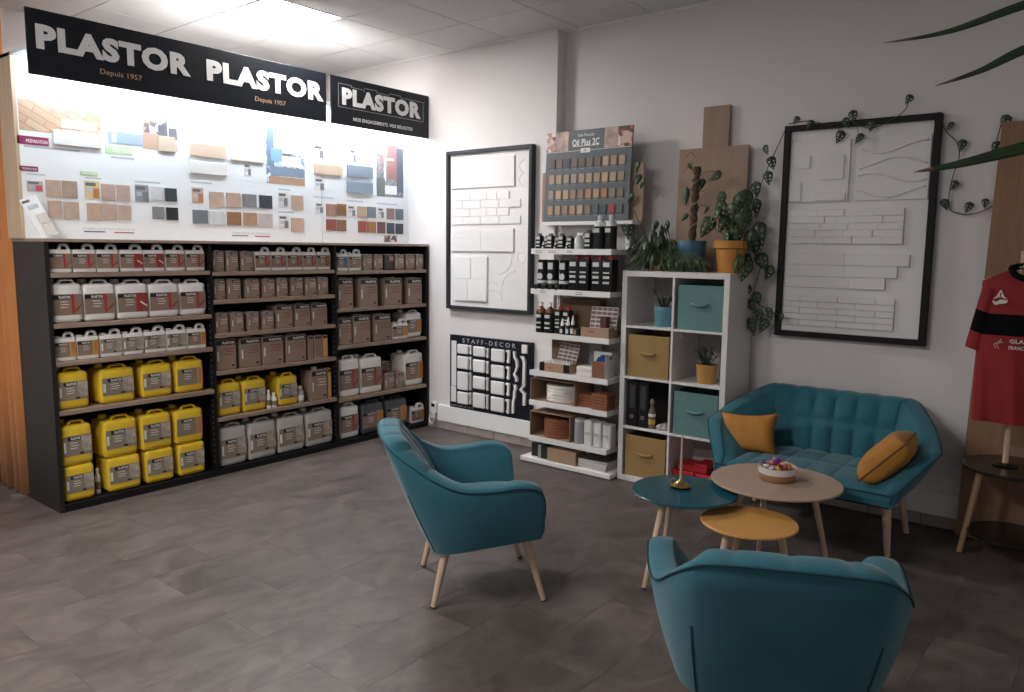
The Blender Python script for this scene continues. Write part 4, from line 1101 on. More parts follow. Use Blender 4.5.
# third tray
z = RZ[2]
cbox('backing_carton', 'brown carton standing behind bottles on the third rack tray', c_(552)-.02, c_(588), 4.74, 4.835, z, .25, KRAFTD)
t = cbox('small_box', 'small black box beside the nozzle bottles', c_(575), c_(581.5), RF+.01, RF+.06, z, .055, BOTK)
box('label', KRAFT, -.02, .0, -.026, -.0245, .01, .045, t)
t = carton('tray_carton', 'kraft display tray with purple colour chart on third rack tray', c_(582.5), c_(609.5), RF+.015, RF+.13, z, .07)
box('front_wall', KRAFT, -.113, .113, -.057, -.053, .004, .07, t)
box('print', LR, -.055, -.005, -.0576, -.0565, .036, .044, t)
ch = thing('colour_chart', 'purple-swatched colour chart rising from the kraft tray', 'colour chart', (c_(597.5), RF+.10, z+.06), group=rackbits, rot=(math.radians(-12), 0, 0))
chart(ch, .22, .155, 5, 5)
cbox('small_box', 'small dark red box standing on the kraft tray', c_(600), c_(606), RF+.03, RF+.075, z+.07, .08, mat('oxblood', (.09, .025, .02), .5))
# fourth tray
z = RZ[3]
t = carton('tray_carton', 'kraft display carton with tall back and chart on fourth rack tray', c_(540), c_(572), RF+.02, RF+.17, z, .065)
box('front_wall', KRAFT, -.09, .08, -.075, -.071, .004, .065, t); box('end_label', BOTK, -.135, -.09, -.0752, -.071, .004, .065, t); box('end_label', BOTK, .08, .135, -.0752, -.071, .004, .065, t)
box('tall_back', KRAFTD, -.13, .13, .07, .075, .06, .235, t)
box('print', LR, -.065, -.015, -.0756, -.0745, .026, .034, t)
peg = MB().lathe([(.009, 0), (.009, .03), (.004, .035)], 8).mesh('sample_peg', PADW, .8)
for i in range(9):
    for j in range(4):
        inst('sample_peg', peg, t, (-.10+.025*i, -.05+.03*j, .045))
ch = thing('colour_chart', 'brown-swatched colour chart inside the fourth tray carton', 'colour chart', (c_(560), RF+.12, z+.072), group=rackbits, rot=(math.radians(-18), math.radians(4), 0))
chart(ch, .17, .14, 4, 5)
cbox('leaning_sheet', 'grey sheet standing behind the white pads on fourth rack tray', c_(575), c_(585)+.02, 4.80, 4.82, z, .24, mat('sheet_grey', (.30, .30, .30), .6), 'sheet')
for k in range(2):
    cbox('white_pad', 'white pad, %s of the two stacked on fourth rack tray' % ('lower' if k == 0 else 'upper'), c_(578.5), c_(594), RF+.02, RF+.13, z+.0345*k, .034, PADW, 'pad', .004)
cbox('white_box', 'white box standing behind the white pads', c_(586), c_(604), RF+.15, RF+.25, z, .17, PURE)
t = cbox('bottle_crate', 'brown and white carton holding blue gloves on fourth rack tray', c_(594.6), c_(607), RF+.012, RF+.13, z, .115, mat('russet', (.22, .09, .045), .6))
box('side_label', PURE, .053, .0545, -.058, .058, .002, .16, t)
b = MB()
for k in range(7):
    b.tube([(-.03+.012*k, -.02+.01*(k % 3), .11), (-.03+.013*k, .01*(k % 2), .135+.012*(k % 3)), (.0+.01*k, .02, .15)], [.012, .011, .006], 6)
tt = thing('glove_bundle', 'bunched bright blue gloves on top of the brown carton', 'gloves', (c_(600.5), RF+.07, z), group=rackbits)
b.build('gloves', mat('glove_blue', (.02, .09, .30), .5), tt, smooth=3)
# fifth tray
z = RZ[4]
t = carton('open_carton', 'open kraft carton with white pads on fifth rack tray', c_(532), c_(579), RF+.003, RF+.285, z, .165)
box('top_flap', KRAFTD, -.202, .202, -.14, .14, .165, .169, t)
for k in range(5):
    tag(MB().lathe([(.134, 0), (.137, .006), (.137, .018), (.134, .0235)], 28).build('round_pad', PADW, None, (c_(557.5), RF+.144, z+.006+.024*k), .8), 'white round pad, %s from the bottom of its stack' % ORD[k], 'pad', 'stack of white pads')
cbox('grey_card', 'grey folded sheet beside the white pads on fifth rack tray', c_(582), c_(590), 4.77, 4.835, z, .15, mat('sheet_grey2', (.26, .25, .24), .6), 'sheet')
for q, (a, b_, n, y0) in enumerate(((579.5, 594, 4, RF+.04), (594.8, 610, 5, RF+.012))):
    for k in range(n):
        cbox('maroon_pad', 'maroon abrasive pad, %s from bottom of the %s pile, fifth tray' % (ORD[k], 'shorter' if q == 0 else 'taller'), c_(a), c_(b_), y0, y0+.11, z+.0235*k, .022, MAROON, 'pad', .003, random.uniform(-.04, .04))
# sixth tray
z = RZ[5]
t = carton('open_carton', 'open kraft carton with maroon pads on sixth rack tray', c_(532), c_(574.5), RF+.003, RF+.285, z, .185)
box('top_flap', KRAFT, -.182, .182, -.14, .14, .185, .189, t)
for k in range(6):
    tag(MB().lathe([(.13, 0), (.133, .006), (.133, .017), (.13, .0225)], 28).build('round_pad', MAROON, None, (c_(554.5), RF+.144, z+.006+.023*k), .8), 'maroon round pad, %s from the bottom of its stack' % ORD[k], 'pad', 'stack of maroon pads')
t = thing('clear_jar', 'clear plastic jar between maroon pads and white packets', 'jar', (c_(581), RF+.055, z+.0005), group=rackbits)
MB().lathe([(.038, 0), (.042, .01), (.042, .15), (.038, .16)], 18).build('body', mat('jar_plastic', (.32, .33, .35), .15, spec=.8), t, smooth=.8)
MB().lathe([(.04, 0), (.04, .02)], 18, (0, 0, .16)).build('lid', CLEAR, t, smooth=.8)
for k in range(3):
    t = cbox('white_packet', 'white plastic-wrapped packet, %s from left on sixth rack tray' % ORD[k], c_(587.5)+.071*k, c_(587.5)+.071*k+.069, RF+.015+.012*k, RF+.12, z, .185-.008*k, mat('packet_white', (.66, .65, .64), .35, var=.06, scale=15, bump=.4, bscale=30), 'packet', .008)
    box('wrapper_fold', mat('packet_grey', (.45, .45, .45), .4), -.02, .02, -.056, -.05, .08, .1, t)
# base tray
z = .042
cbox('small_box', 'black carton at the left of the base tray', -3.5, -3.43, 4.60, 4.74, z, .105, mat('carton_black', (.02, .017, .016), .5))
t = cbox('cable_reel', 'dark green box with grey band on the base tray', -3.42, -3.33, 4.58, 4.72, z, .10, mat('carton_green', (.012, .03, .022), .5))
box('band', mat('sheet_grey', (.3, .3, .3), .6), -.046, -.02, -.071, .071, -.0, .101, t)
cbox('kraft_box', 'closed kraft box on the base tray of the rack', -3.325, -3.07, 4.565, 4.70, z, .10, KRAFT)
for k in range(5):
    t = cbox('magazine', 'magazine, %s from the bottom of the pile on base tray' % ORD[k], -3.06, -2.82, 4.585, 4.78, z+.0135*k, .0125, mat('magazine_pages', (.60, .57, .57), .5), 'magazine', .001, random.uniform(-.07, .07))
    box('cover', [INK, LD, LW, mat('cover_rose', (.4, .2, .2), .4), mat('cover_dark', (.08, .06, .07), .3)][k], -.12, .12, -.0975, .0975, .0118, .0128, t)

# grey colour chart board on the rack, flanked by two planks
GREYB2 = mat('chart_grey', (.075, .09, .105), .5)
t = thing('oil_chart', 'grey Oil Plus 2C colour board standing on the white rack', 'sample board', (-3.583, 4.825, 1.8155), rot=(math.radians(-3), 0, 0))
OW, OH = .745, .665
box('board', GREYB2, 0, OW, -.006, .006, 0, OH, t, r=.001)
for k, (a, b_) in enumerate(((.0, .11), (.11, .27), (.27, .685), (.685, .84), (.84, 1.0))):
    box('header_panel', GREYB2 if k == 2 else print_mat('photo_room', 'room') if k in (0, 4) else mat('header_photo', (.42, .30, .26), .5, var=.5, scale=14), OW*a+.001, OW*b_-.001, -.0072, -.005, OH*.785, OH-.002, t)
box('header_rule', LW, .0, OW, -.0075, -.005, OH*.775, OH*.78, t)
text('board_lettering', 'Oil Plus 2C', (OW*.475, -.0075, OH*.865), .235, .05, LT, '-y', t, .02, .0008)
text('maker_lettering', 'Rubio Monocoat', (OW*.475, -.0075, OH*.945), .14, .024, LW, '-y', t, 0, .0006)
box('header_rule', LW, OW*.32, OW*.63, -.0078, -.006, OH*.822, OH*.827, t)
box('header_badge', LW, OW*.42, OW*.53, -.0082, -.005, OH*.752, OH*.80, t)
text('badge_lettering', '2C', (OW*.475, -.0082, OH*.775), .03, .016, INK, '-y', t, .02, .0006)
rows = [[(.10, .065, .05), (.17, .12, .095), (.05, .048, .05), (.16, .11, .085), (.12, .085, .07), (.18, .115, .08), (.15, .10, .075), (.42, .29, .20), (.34, .225, .155), (.40, .27, .185)],
        [(.38, .27, .195), (.40, .28, .19), (.33, .24, .18), (.33, .26, .21), (.36, .25, .17), (.38, .26, .175), (.34, .235, .16), (.42, .29, .19), (.41, .28, .18), (.24, .19, .14)],
        [(.30, .24, .19), (.42, .28, .18), (.42, .26, .155), (.26, .16, .11), (.24, .14, .09), (.34, .19, .115), (.42, .23, .13), (.34, .16, .085), (.24, .17, .115), (.16, .12, .095)],
        [(.36, .23, .14), (.38, .235, .13), (.26, .165, .105), (.34, .215, .13), (.38, .24, .15), (.19, .15, .115), (.07, .08, .085), (.045, .055, .085), (.30, .03, .035), (.09, .085, .085)]]
for j, row in enumerate(rows):
    for i, col in enumerate(row):
        xa = OW*(.055+.0905*i); zc = OH*(1-(.355+.172*j))
        box('colour_swatch', mat('oil_%d_%d' % (j, i), col, .5, var=.06, scale=40), xa, xa+OW*.066, -.013, -.006, zc-OH*.05, zc+OH*.05, t, r=.001)
        box('swatch_print', OUT, xa+.005, xa+OW*.05, -.0066, -.0055, zc-OH*.066, zc-OH*.06, t)
PLK = wood('plank_oak', (.34, .20, .115), (.44, .28, .17), .5, 'Z', 6)
t = thing('wood_plank', 'upright oak plank at the right of the grey oil board', 'plank', (-2.83, 4.892, 1.8155))
box('board', PLK, -.045, .065, -.008, .014, 0, .40, t, r=.001); box('edge_strip', mat('plank_edge', (.62, .48, .32), .5), -.06, -.045, -.01, .014, 0, .405, t)
t = thing('wood_plank', 'narrow reddish plank at the left of the grey oil board', 'plank', (-3.61, 4.892, 1.8155))
box('board', wood('plank_red', (.26, .13, .08), (.36, .19, .115), .5, 'Z', 6), -.035, .025, -.01, .01, 0, .375, t, r=.001); box('edge_strip', mat('plank_pink', (.5, .38, .33), .5), .012, .025, -.016, -.0105, .0, .235, t)
# ================================================================== white cube shelf
KX0, KX1, KY0, KY1, KH = -2.76, -1.985, 4.635, 5.02, 1.47
ks = thing('cube_shelf', 'white cube shelf of eight compartments beside the sofa', 'shelf', ((KX0+KX1)/2, (KY0+KY1)/2, 0))
KC = ((KX0+KX1)/2, (KY0+KY1)/2)
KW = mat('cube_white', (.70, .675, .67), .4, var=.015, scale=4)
def kb(name, x0, x1, y0, y1, z0, z1, m=KW, r=.0012):
    return box(name, m, x0-KC[0], x1-KC[0], y0-KC[1], y1-KC[1], z0, z1, ks, r)
T = .038
kb('side_panel', KX0, KX0+T, KY0, KY1, T, KH-T); kb('side_panel', KX1-T, KX1, KY0, KY1, T, KH-T)
kb('top_panel', KX0, KX1, KY0, KY1, KH-T, KH); kb('base_panel', KX0, KX1, KY0, KY1, 0, T)
CWID = (KX1-KX0-2*T-.016)/2; CHGT = (KH-2*T-3*.016)/4
kb('divider', KX0+T+CWID, KX0+T+CWID+.016, KY0+.002, KY1, T, KH-T)
for k in range(1, 4):
    z = T+k*CHGT+(k-1)*.016
    for q in (0, 1):
        x0 = KX0+T+q*(CWID+.016)
        kb('compartment_shelf', x0, x0+CWID, KY0+.002, KY1, z, z+.016)
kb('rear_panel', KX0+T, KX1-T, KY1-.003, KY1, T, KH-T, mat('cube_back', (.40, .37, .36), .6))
def comp(col, row):
    """inner lower-left corner x, floor z; row 0 at the bottom"""
    return KX0+T+col*(CWID+.016), T+row*(CHGT+.016)
TEALB = mat('basket_teal', (.115, .235, .235), .85, var=.06, scale=30, bump=.3, bscale=500); TANB = mat('basket_tan', (.32, .205, .075), .85, var=.06, scale=30, bump=.3, bscale=500)
def basket(label, col, row, m, dx=0):
    x, z = comp(col, row); w = CWID-.03; h = CHGT-.045; d = .34
    t = thing('storage_basket', label, 'basket', (x+CWID/2+dx, KY0+.012+d/2, z+.0005), group='fabric baskets in the cube shelf')
    th = .006
    box('front_panel', m, -w/2, w/2, -d/2, -d/2+th, 0, h, t, r=.002)
    box('rear_panel', m, -w/2, w/2, d/2-th, d/2, 0, h, t)
    box('side_panel', m, -w/2, -w/2+th, -d/2+th, d/2-th, 0, h, t); box('side_panel', m, w/2-th, w/2, -d/2+th, d/2-th, 0, h, t)
    box('base', m, -w/2+th, w/2-th, -d/2+th, d/2-th, 0, th, t)
    pts = [(-.06, -d/2-.001, h*.58), (-.035, -d/2-.012, h*.565), (0, -d/2-.016, h*.56), (.035, -d/2-.012, h*.565), (.06, -d/2-.001, h*.58)]
    hd = MB().tube(crom(pts, 3), .007, 6); hd.v = [(v[0], v[1], h*.57+(v[2]-h*.57)*1.7) for v in hd.v]
    hd.build('handle', m, t, smooth=2)
    hm = MB(); hm.tube([(-w/2, -d/2-.0005, h-.012), (w/2, -d/2-.0005, h-.012)], .0015, 5); hm.build('hem_seam', m, t)
basket('teal fabric basket in the top right compartment', 1, 3, TEALB, .008)
basket('tan fabric basket in the upper left of the cube shelf', 0, 2, TANB)
basket('teal fabric basket in the lower right, beside the sofa arm', 1, 1, TEALB, .004)
basket('tan fabric basket in the bottom left compartment', 0, 0, TANB)

# ---- leaves
LEAFG = mat('leaf_green', (.030, .060, .028), .45, var=.35, scale=30, rnd=.3)
LEAFM = mat('leaf_mid', (.045, .085, .035), .45, var=.35, scale=30, rnd=.3)
LEAFS = mat('leaf_silver', (.10, .14, .11), .5, var=.2, scale=20)
STEM = mat('stem_green', (.05, .06, .03), .6); SOIL = mat('soil', (.03, .02, .015), .95, bump=.5, bscale=80)
def leaf_mesh(name, m, holes=True, nl=9, nw=6, length=1., width=.72):
    """leaf lying in x-z, hanging down from the origin (stalk end); holes beside the midrib"""
    vs = []; fs = []
    for i in range(nl+1):
        u = i/nl
        w = width/2*(math.sin(math.pi*min(1, u*1.02)**.62)**.8 if 0 < u < 1 else 0)
        w *= (1-.25*u)
        for j in range(nw+1):
            q = j/nw*2-1
            vs.append((q*w, -.10*math.sin(math.pi*u)*length*(1-abs(q))*1.0+.07*abs(q), -u*length))
    for i in range(nl):
        for j in range(nw):
            if holes and i % 2 == 1 and 1 < i < nl-1 and j in (1, nw-2): continue
            a = i*(nw+1)+j
            fs.append((a, a+1, a+nw+2, a+nw+1))
    b = MB(); b.v = vs; b.f = fs
    me = bpy.data.meshes.new(name); me.from_pydata(vs, [], fs)
    bm = bmesh.new(); bm.from_mesh(me); bmesh.ops.remove_doubles(bm, verts=bm.verts[:], dist=1e-5)
    bmesh.ops.recalc_face_normals(bm, faces=bm.faces[:])
    r = bmesh.ops.solidify(bm, geom=bm.faces[:], thickness=.012); bm.to_mesh(me); bm.free()
    me.materials.append(m); me.shade_smooth()
    return me
MON = leaf_mesh('leaf', LEAFG); MONM = leaf_mesh('leaf', LEAFM); PLAIN = leaf_mesh('leaf', LEAFM, False, 6, 4, 1, .5); PLAIND = leaf_mesh('leaf', LEAFG, False, 6, 4, 1, .6); SILV = leaf_mesh('leaf', LEAFS, False, 6, 4, 1, .42)
rl = random.Random(3)
def put_leaf(parent, off, p, size, me=None, roll=None, rz=None, rx=None):
    """p is the leaf's centre in world space"""
    roll = rl.uniform(-.6, .6) if roll is None else roll
    rz = rl.uniform(-.5, .5) if rz is None else rz
    rx = rl.uniform(-.35, .25) if rx is None else rx
    o = inst('leaf', me or MON, parent)
    R = Matrix.Rotation(rz, 3, 'Z') @ Matrix.Rotation(rx, 3, 'X') @ Matrix.Rotation(roll, 3, 'Y')
    v = R @ Vector((0, 0, -size*.5))
    o.location = Vector(p)-Vector(off)-v
    o.rotation_euler = R.to_euler(); o.scale = (size, size, size)
    return o
def stem(parent, off, pts, r=.003, n=6, name='stem', m=None):
    return MB().tube([Vector(p)-Vector(off) for p in crom(pts, n)], r, 5).build(name, m or STEM, parent, smooth=3)
def pot(parent, m, r0, r1, h, rim=.0, loc=(0, 0, 0), soil=True):
    prof = [(r0, 0), (r0+(r1-r0)*.75, h*.75)]
    if rim: prof += [(r1-.002, h*.76), (r1+rim, h*.77), (r1+rim, h), (r1-.006, h), (r1-.012, h*.9)]
    else: prof += [(r1, h*.97), (r1-.003, h), (r1-.008, h), (r1-.012, h*.9)]
    MB().lathe(prof, 24, loc).build('pot', m, parent, smooth=.7)
    if soil: MB().lathe([(r1-.014, 0), (r1-.014, .004)], 18, (loc[0], loc[1], loc[2]+h*.9-.001)).build('soil', SOIL, parent)

BLUEP = mat('pot_blue', (.035, .13, .20), .45, var=.05, scale=10); ORANGEP = mat('pot_orange', (.50, .21, .035), .5, var=.06, scale=12); SKYP = mat('pot_sky', (.09, .22, .28), .5); GOLDP = mat('pot_mustard', (.42, .24, .06), .5)
# small bushy plants in the compartments
def bush(label, name, x, y, z, pm, r0, r1, ph, n, ll, spread, hgt, me):
    t = thing(name, label, 'potted plant', (x, y, z+.0005))
    pot(t, pm, r0, r1, ph)
    rr = random.Random(int(x*1000)); b = MB()
    for k in range(n):
        a = rr.uniform(0, 6.28); q = rr.uniform(.2, 1)*spread
        tip = Vector((q*math.cos(a), q*math.sin(a), ph+rr.uniform(.35, 1)*hgt))
        base = Vector((.2*tip.x, .2*tip.y, ph*.88))
        mid = base.lerp(tip, .55)+Vector((0, 0, .012))
        b.tube([base, mid, tip], .0016, 4)
        for s_ in range(7):
            u = .25+.75*s_/6; p = base.lerp(mid, u*2) if u < .5 else mid.lerp(tip, u*2-1)
            da = a+rr.choice((-1, 1))*rr.uniform(.6, 1.6); dv = Vector((math.cos(da), math.sin(da), rr.uniform(-.2, .6))).normalized()*ll*rr.uniform(.7, 1.2)
            sd = dv.cross(Vector((0, 0, 1))).normalized()*ll*.22
            b.add([p, p+dv*.5+sd, p+dv, p+dv*.5-sd+Vector((0, 0, .002))], [(0, 1, 2), (0, 2, 3)])
    o = b.build('foliage', me, t); stuff(o)
    return t
x, z = comp(0, 3)
bush('small leafy plant in a sky-blue pot, top left compartment', 'potted_herb', x+CWID*.68, KY0+.11, z, SKYP, .062, .068, .135, 26, .022, .085, .115, LEAFG)
x, z = comp(1, 2)
bush('fine-leaved plant in a mustard pot, right compartment of the cube shelf', 'potted_herb', x+CWID*.58, KY0+.11, z, GOLDP, .06, .07, .125, 34, .024, .09, .12, LEAFG)
t = thing('wood_sample', 'brown wood panel behind the mustard pot', 'panel', (x+CWID*.75, KY1-.03, z+.0005))
box('board', KRAFTD, -.07, .075, -.012, .012, 0, .325, t, r=.001)
# binders, figurine, shells
x, z = comp(0, 1)
for k in range(2):
    t = thing('ring_binder', 'black ring binder, %s of the pair in the cube shelf' % ('left' if k == 0 else 'right'), 'binder', (x+.055+.085*k, KY0+.17, z+.0005))
    box('cover', BOTK, -.04, .04, -.15, .15, 0, .318, t, r=.003)
    box('pages', LW, -.03, .03, -.14, .1505, .01, .3, t)
    box('spine_label', mat('spine_grey', (.035, .035, .04), .4), -.02, .022, -.152, -.149, .13, .29, t)
    MB().tube([(0, -.1505, .07), (0, -.153, .07)], .013, 16).build('finger_ring', TIN, t)
    MB().tube([(0, -.1525, .07), (0, -.1535, .07)], .008, 12).build('finger_hole', BOTK, t)
o = text_mesh('Impulse', 0, OUT, '-y', .0006)
t = thing('glass_bottle', 'small bottle of coloured beads before the black binders', 'bottle', (x+.195, KY0+.05, z+.0005))
MB().lathe([(.022, 0), (.026, .01), (.026, .12), (.012, .15), (.012, .17)], 16).build('body', mat('glass_grey', (.16, .14, .12), .1, spec=.8, var=.5, scale=40), t, smooth=.9)
MB().lathe([(.0265, 0), (.0265, .035)], 16, (0, 0, .03)).build('bead_layer', LY_, t, smooth=.9)
MB().lathe([(.0265, 0), (.0265, .02)], 16, (0, 0, .085)).build('bead_layer', LW, t, smooth=.9)
MB().lathe([(.015, 0), (.018, .015), (.01, .035)], 12, (0, 0, .17)).build('stopper', mat('stopper', (.25, .2, .15), .5), t, smooth=.9)
for k, (dx, dy, r) in enumerate(((.26, .05, .026), (.30, .045, .022), (.275, .085, .03), (.315, .085, .02))):
    t = tag(MB().lathe([(r*.6, 0), (r, r*.5), (r*.9, r*1.0), (r*.5, r*1.35), (r*.1, r*1.5)], 12).build('seashell', mat('shell', (.42, .40, .37), .5, var=.3, scale=60), None, (x+dx, KY0+dy, z+.0005), .9), 'pale seashell, %s from left beside the bead bottle' % ORD[k], 'seashell', 'shells in the cube shelf')
# red boxes, planks bottom right
x, z = comp(1, 0)
REDB = mat('red_box', (.42, .012, .018), .45, var=.1, scale=20)
for k, (dx, dz, w, h, dy) in enumerate(((.085, 0, .15, .095, .0), (.215, 0, .10, .09, .02), (.10, .0955, .13, .04, .03), (.20, .0955, .085, .06, .03))):
    t = thing('red_box', 'red lidded box, %s in the bottom right compartment' % ['lower left', 'lower right', 'upper left', 'upper right'][k], 'box', (x+dx, KY0+.13+dy, z+dz+.0005))
    box('body', REDB, -w/2, w/2, -.08, .08, 0, h*.75, t, r=.003)
    box('lid', REDB, -w/2-.003, w/2+.003, -.083, .083, h*.75, h, t, r=.003)
t = thing('wooden_stick', 'pale wooden stick leaning in the bottom right compartment', 'stick', (x+.255, KY0+.05, z+.012), rot=(0, math.radians(28), 0))
box('board', wood('slat_wood', (.35, .25, .19), (.45, .34, .27), .6, 'Z', 6), -.011, .011, -.03, .03, 0, .21, t, r=.001)

# boards leaning on the wall behind the plants
CARDB = wood('board_card', (.30, .20, .145), (.36, .25, .185), .7, 'Z', 2)
t = thing('large_board', 'wide brown board leaning on the wall behind the plants', 'board', (-2.295, 4.975, KH+.0005), rot=(math.radians(-1.2), 0, 0))
box('panel', CARDB, -.248, .248, -.008, .012, 0, .83, t, r=.001)
t = thing('narrow_board', 'narrow brown board rising behind the wide board', 'board', (-2.29, 5.0, KH+.0005), rot=(math.radians(-.5), 0, 0))
box('panel', CARDB, -.093, .093, -.006, .012, 0, 1.102, t, r=.001)

# ---- plants on top of the cube shelf
off = (-2.60, 4.80, KH+.0005)
t = thing('trailing_pothos', 'bushy trailing pothos in a small pot at the shelf top left', 'potted plant', off)
pot(t, mat('pot_terracotta', (.33, .16, .08), .6), .05, .062, .10)
rr = random.Random(11); b = MB()
for k in range(330):
    a = rr.uniform(0, 6.28); rad = rr.uniform(.02, .19); ex = 1.0
    tip = Vector((rad*math.cos(a)*1.0+.01, rad*math.sin(a)*.7-.02, rr.uniform(.04, .30)*(1.2-rad*2.6)))
    if k > 270: tip = Vector((rr.uniform(.1, .42), rr.uniform(-.15, -.10), rr.uniform(.03, .09)))
    base = Vector((tip.x*.35, tip.y*.35, .1+.08*(1-rad/.2)))
    dv = (tip-base); ln = rr.uniform(.05, .085)
    d = Vector((dv.x, dv.y, -abs(dv.length)*.8-.02)).normalized()*ln
    sd = Vector((-d.y, d.x, rr.uniform(-.01, .01))); sd = (sd.normalized() if sd.length > 1e-5 else Vector((1, 0, 0)))*ln*rr.uniform(.16, .24)
    p = tip; up = Vector((0, 0, .012))
    if (p+d).z < .004: d.z = .004-p.z
    b.add([p, p+d*.4+sd, p+d*.8+sd*.5, p+d, p+d*.8-sd*.5, p+d*.4-sd, p+d*.45+up], [(0, 1, 6), (1, 2, 6), (2, 3, 6), (3, 4, 6), (4, 5, 6), (5, 0, 6)])
    b.tube([base*.6+Vector((0, 0, .04)), (base+tip)*.5+Vector((0, 0, .03)), tip], .0014, 4, False)
stuff(b.build('foliage', mat('pothos_green', (.05, .085, .038), .45, var=.6, scale=25), t))
for k, p in enumerate(LEFTPLANT):
    put_leaf(t, off, p, .085 if k != 4 else .15, PLAIND if k != 4 else MON, rz=rl.uniform(-.6, .6))
stem(t, off, LEFTPLANTVINE)
stem(t, off, [(-2.60, 4.8, 1.58), (-2.74, 4.79, 1.70), (-2.825, 4.8, 1.82)])
stem(t, off, [(-2.60, 4.8, 1.58), (-2.57, 4.8, 1.70), (-2.53, 4.8, 1.80)])

off = (-2.335, 4.80, KH+.0005)
t = thing('moss_pole_plant', 'climbing plant on a moss pole in a deep blue pot', 'potted plant', off)
pot(t, BLUEP, .078, .096, .205)
pb, pt_ = [Vector(p)-Vector(off) for p in MOSSPOLE]
pp = []; rs = []
for k in range(25):
    u = k/24; q = Vector((0, 0, .17)).lerp(Vector((pt_.x, .0, pt_.z)), u); pp.append(q); rs.append(.024+.005*math.sin(k*2.3)+.003*rr.uniform(-1, 1))
MB().tube(pp, rs, 9).build('moss_pole', mat('moss_brown', (.10, .065, .04), .95, var=.5, scale=60, bump=1, bscale=120), t, smooth=3)
pts = []
for k in range(50):
    u = k/49; q = Vector((0, 0, .19)).lerp(Vector((pt_.x, 0, pt_.z)), u); pts.append((q.x+.03*math.cos(u*22), q.y+.03*math.sin(u*22), q.z))
MB().tube(pts, .003, 4).build('twine', mat('twine', (.4, .33, .25), .8), t)
for k, p in enumerate(MOSSLEAVES):
    put_leaf(t, off, p, [.10, .13, .08, .07, .06, .06][k], [MON, SILV, PLAIND, PLAIN, PLAIN, PLAIN][k], roll=[1.0, 0, .2, .8, -.7, .6][k])
    q = Vector((0, 0, p[2]-off[2]-.03))
    stem(t, (0, 0, 0), [q, (q+Vector(p)-Vector(off))*.5+Vector((0, -.01, .04)), Vector(p)-Vector(off)+Vector((0, 0, .03))], .002)
for k in range(6):
    a = rr.uniform(0, 6.28); q = Vector((0, 0, .3+.09*k)); e = q+Vector((.09*math.cos(a), .05*math.sin(a), rr.uniform(-.05, .06)))
    stem(t, (0, 0, 0), [q, (q+e)/2+Vector((0, 0, .03)), e], .0018, 4, 'twig', mat('twig', (.14, .10, .07), .8))

off = (-2.055, 4.79, KH+.0005)
t = thing('swiss_cheese_vine', 'swiss cheese vine in a bright orange pot climbing to the frame', 'potted plant', off)
pot(t, ORANGEP, .075, .098, .205, .012)
for p in POTLEAVES:
    p = (p[0], p[1]+rl.uniform(-.06, .04), p[2])
    put_leaf(t, off, p, rl.uniform(.12, .16), MON if rl.random() < .7 else MONM, rz=rl.uniform(-.7, .7))
    e = Vector(p)-Vector(off)
    if e.z > .22: stem(t, (0, 0, 0), [(0, 0, .18), (e.x*.4, e.y*.4, .18+(e.z-.18)*.7), (e.x, e.y, e.z+.03)], .0025)
    else: stem(t, (0, 0, 0), [(0, 0, .19), (e.x*.8, e.y*.7, .24), (e.x, e.y-.01, e.z+.03)], .0025)
LSZ = [.06, .075, .08, .09, .09, .10, .10, .14, .11, .09, .08, .08, .085, .085, .105, .085, .075, .05, .12, .10]
for k, p in enumerate(LEFTLEAVES):
    put_leaf(t, off, p, LSZ[k]*1.22, MON, rz=rl.uniform(-.4, .4))
for V in (UPVINE, DOWNVINE, SIDEVINE): stem(t, off, V)
for k, p in enumerate(TOPLEAVES): put_leaf(t, off, p, [.06, .07, .085, .08, .075, .075, .07, .065][k], MON, rz=rl.uniform(-.4, .4))
stem(t, off, TOPVINE)
for p in TOPLEAVES[2:3]+TOPLEAVES[5:6]: stem(t, off, [(p[0], 4.975, p[2]+.02), (p[0]-.01, 4.975, p[2]+.05), (p[0]-.02, 4.975, 2.39)], .002)
for k, p in enumerate(RIGHTLEAVES): put_leaf(t, off, p, [.06, .075, .065, .07, .07, .06, .085, .08][k], MON, rz=rl.uniform(-.4, .4))
stem(t, off, RIGHTVINE)

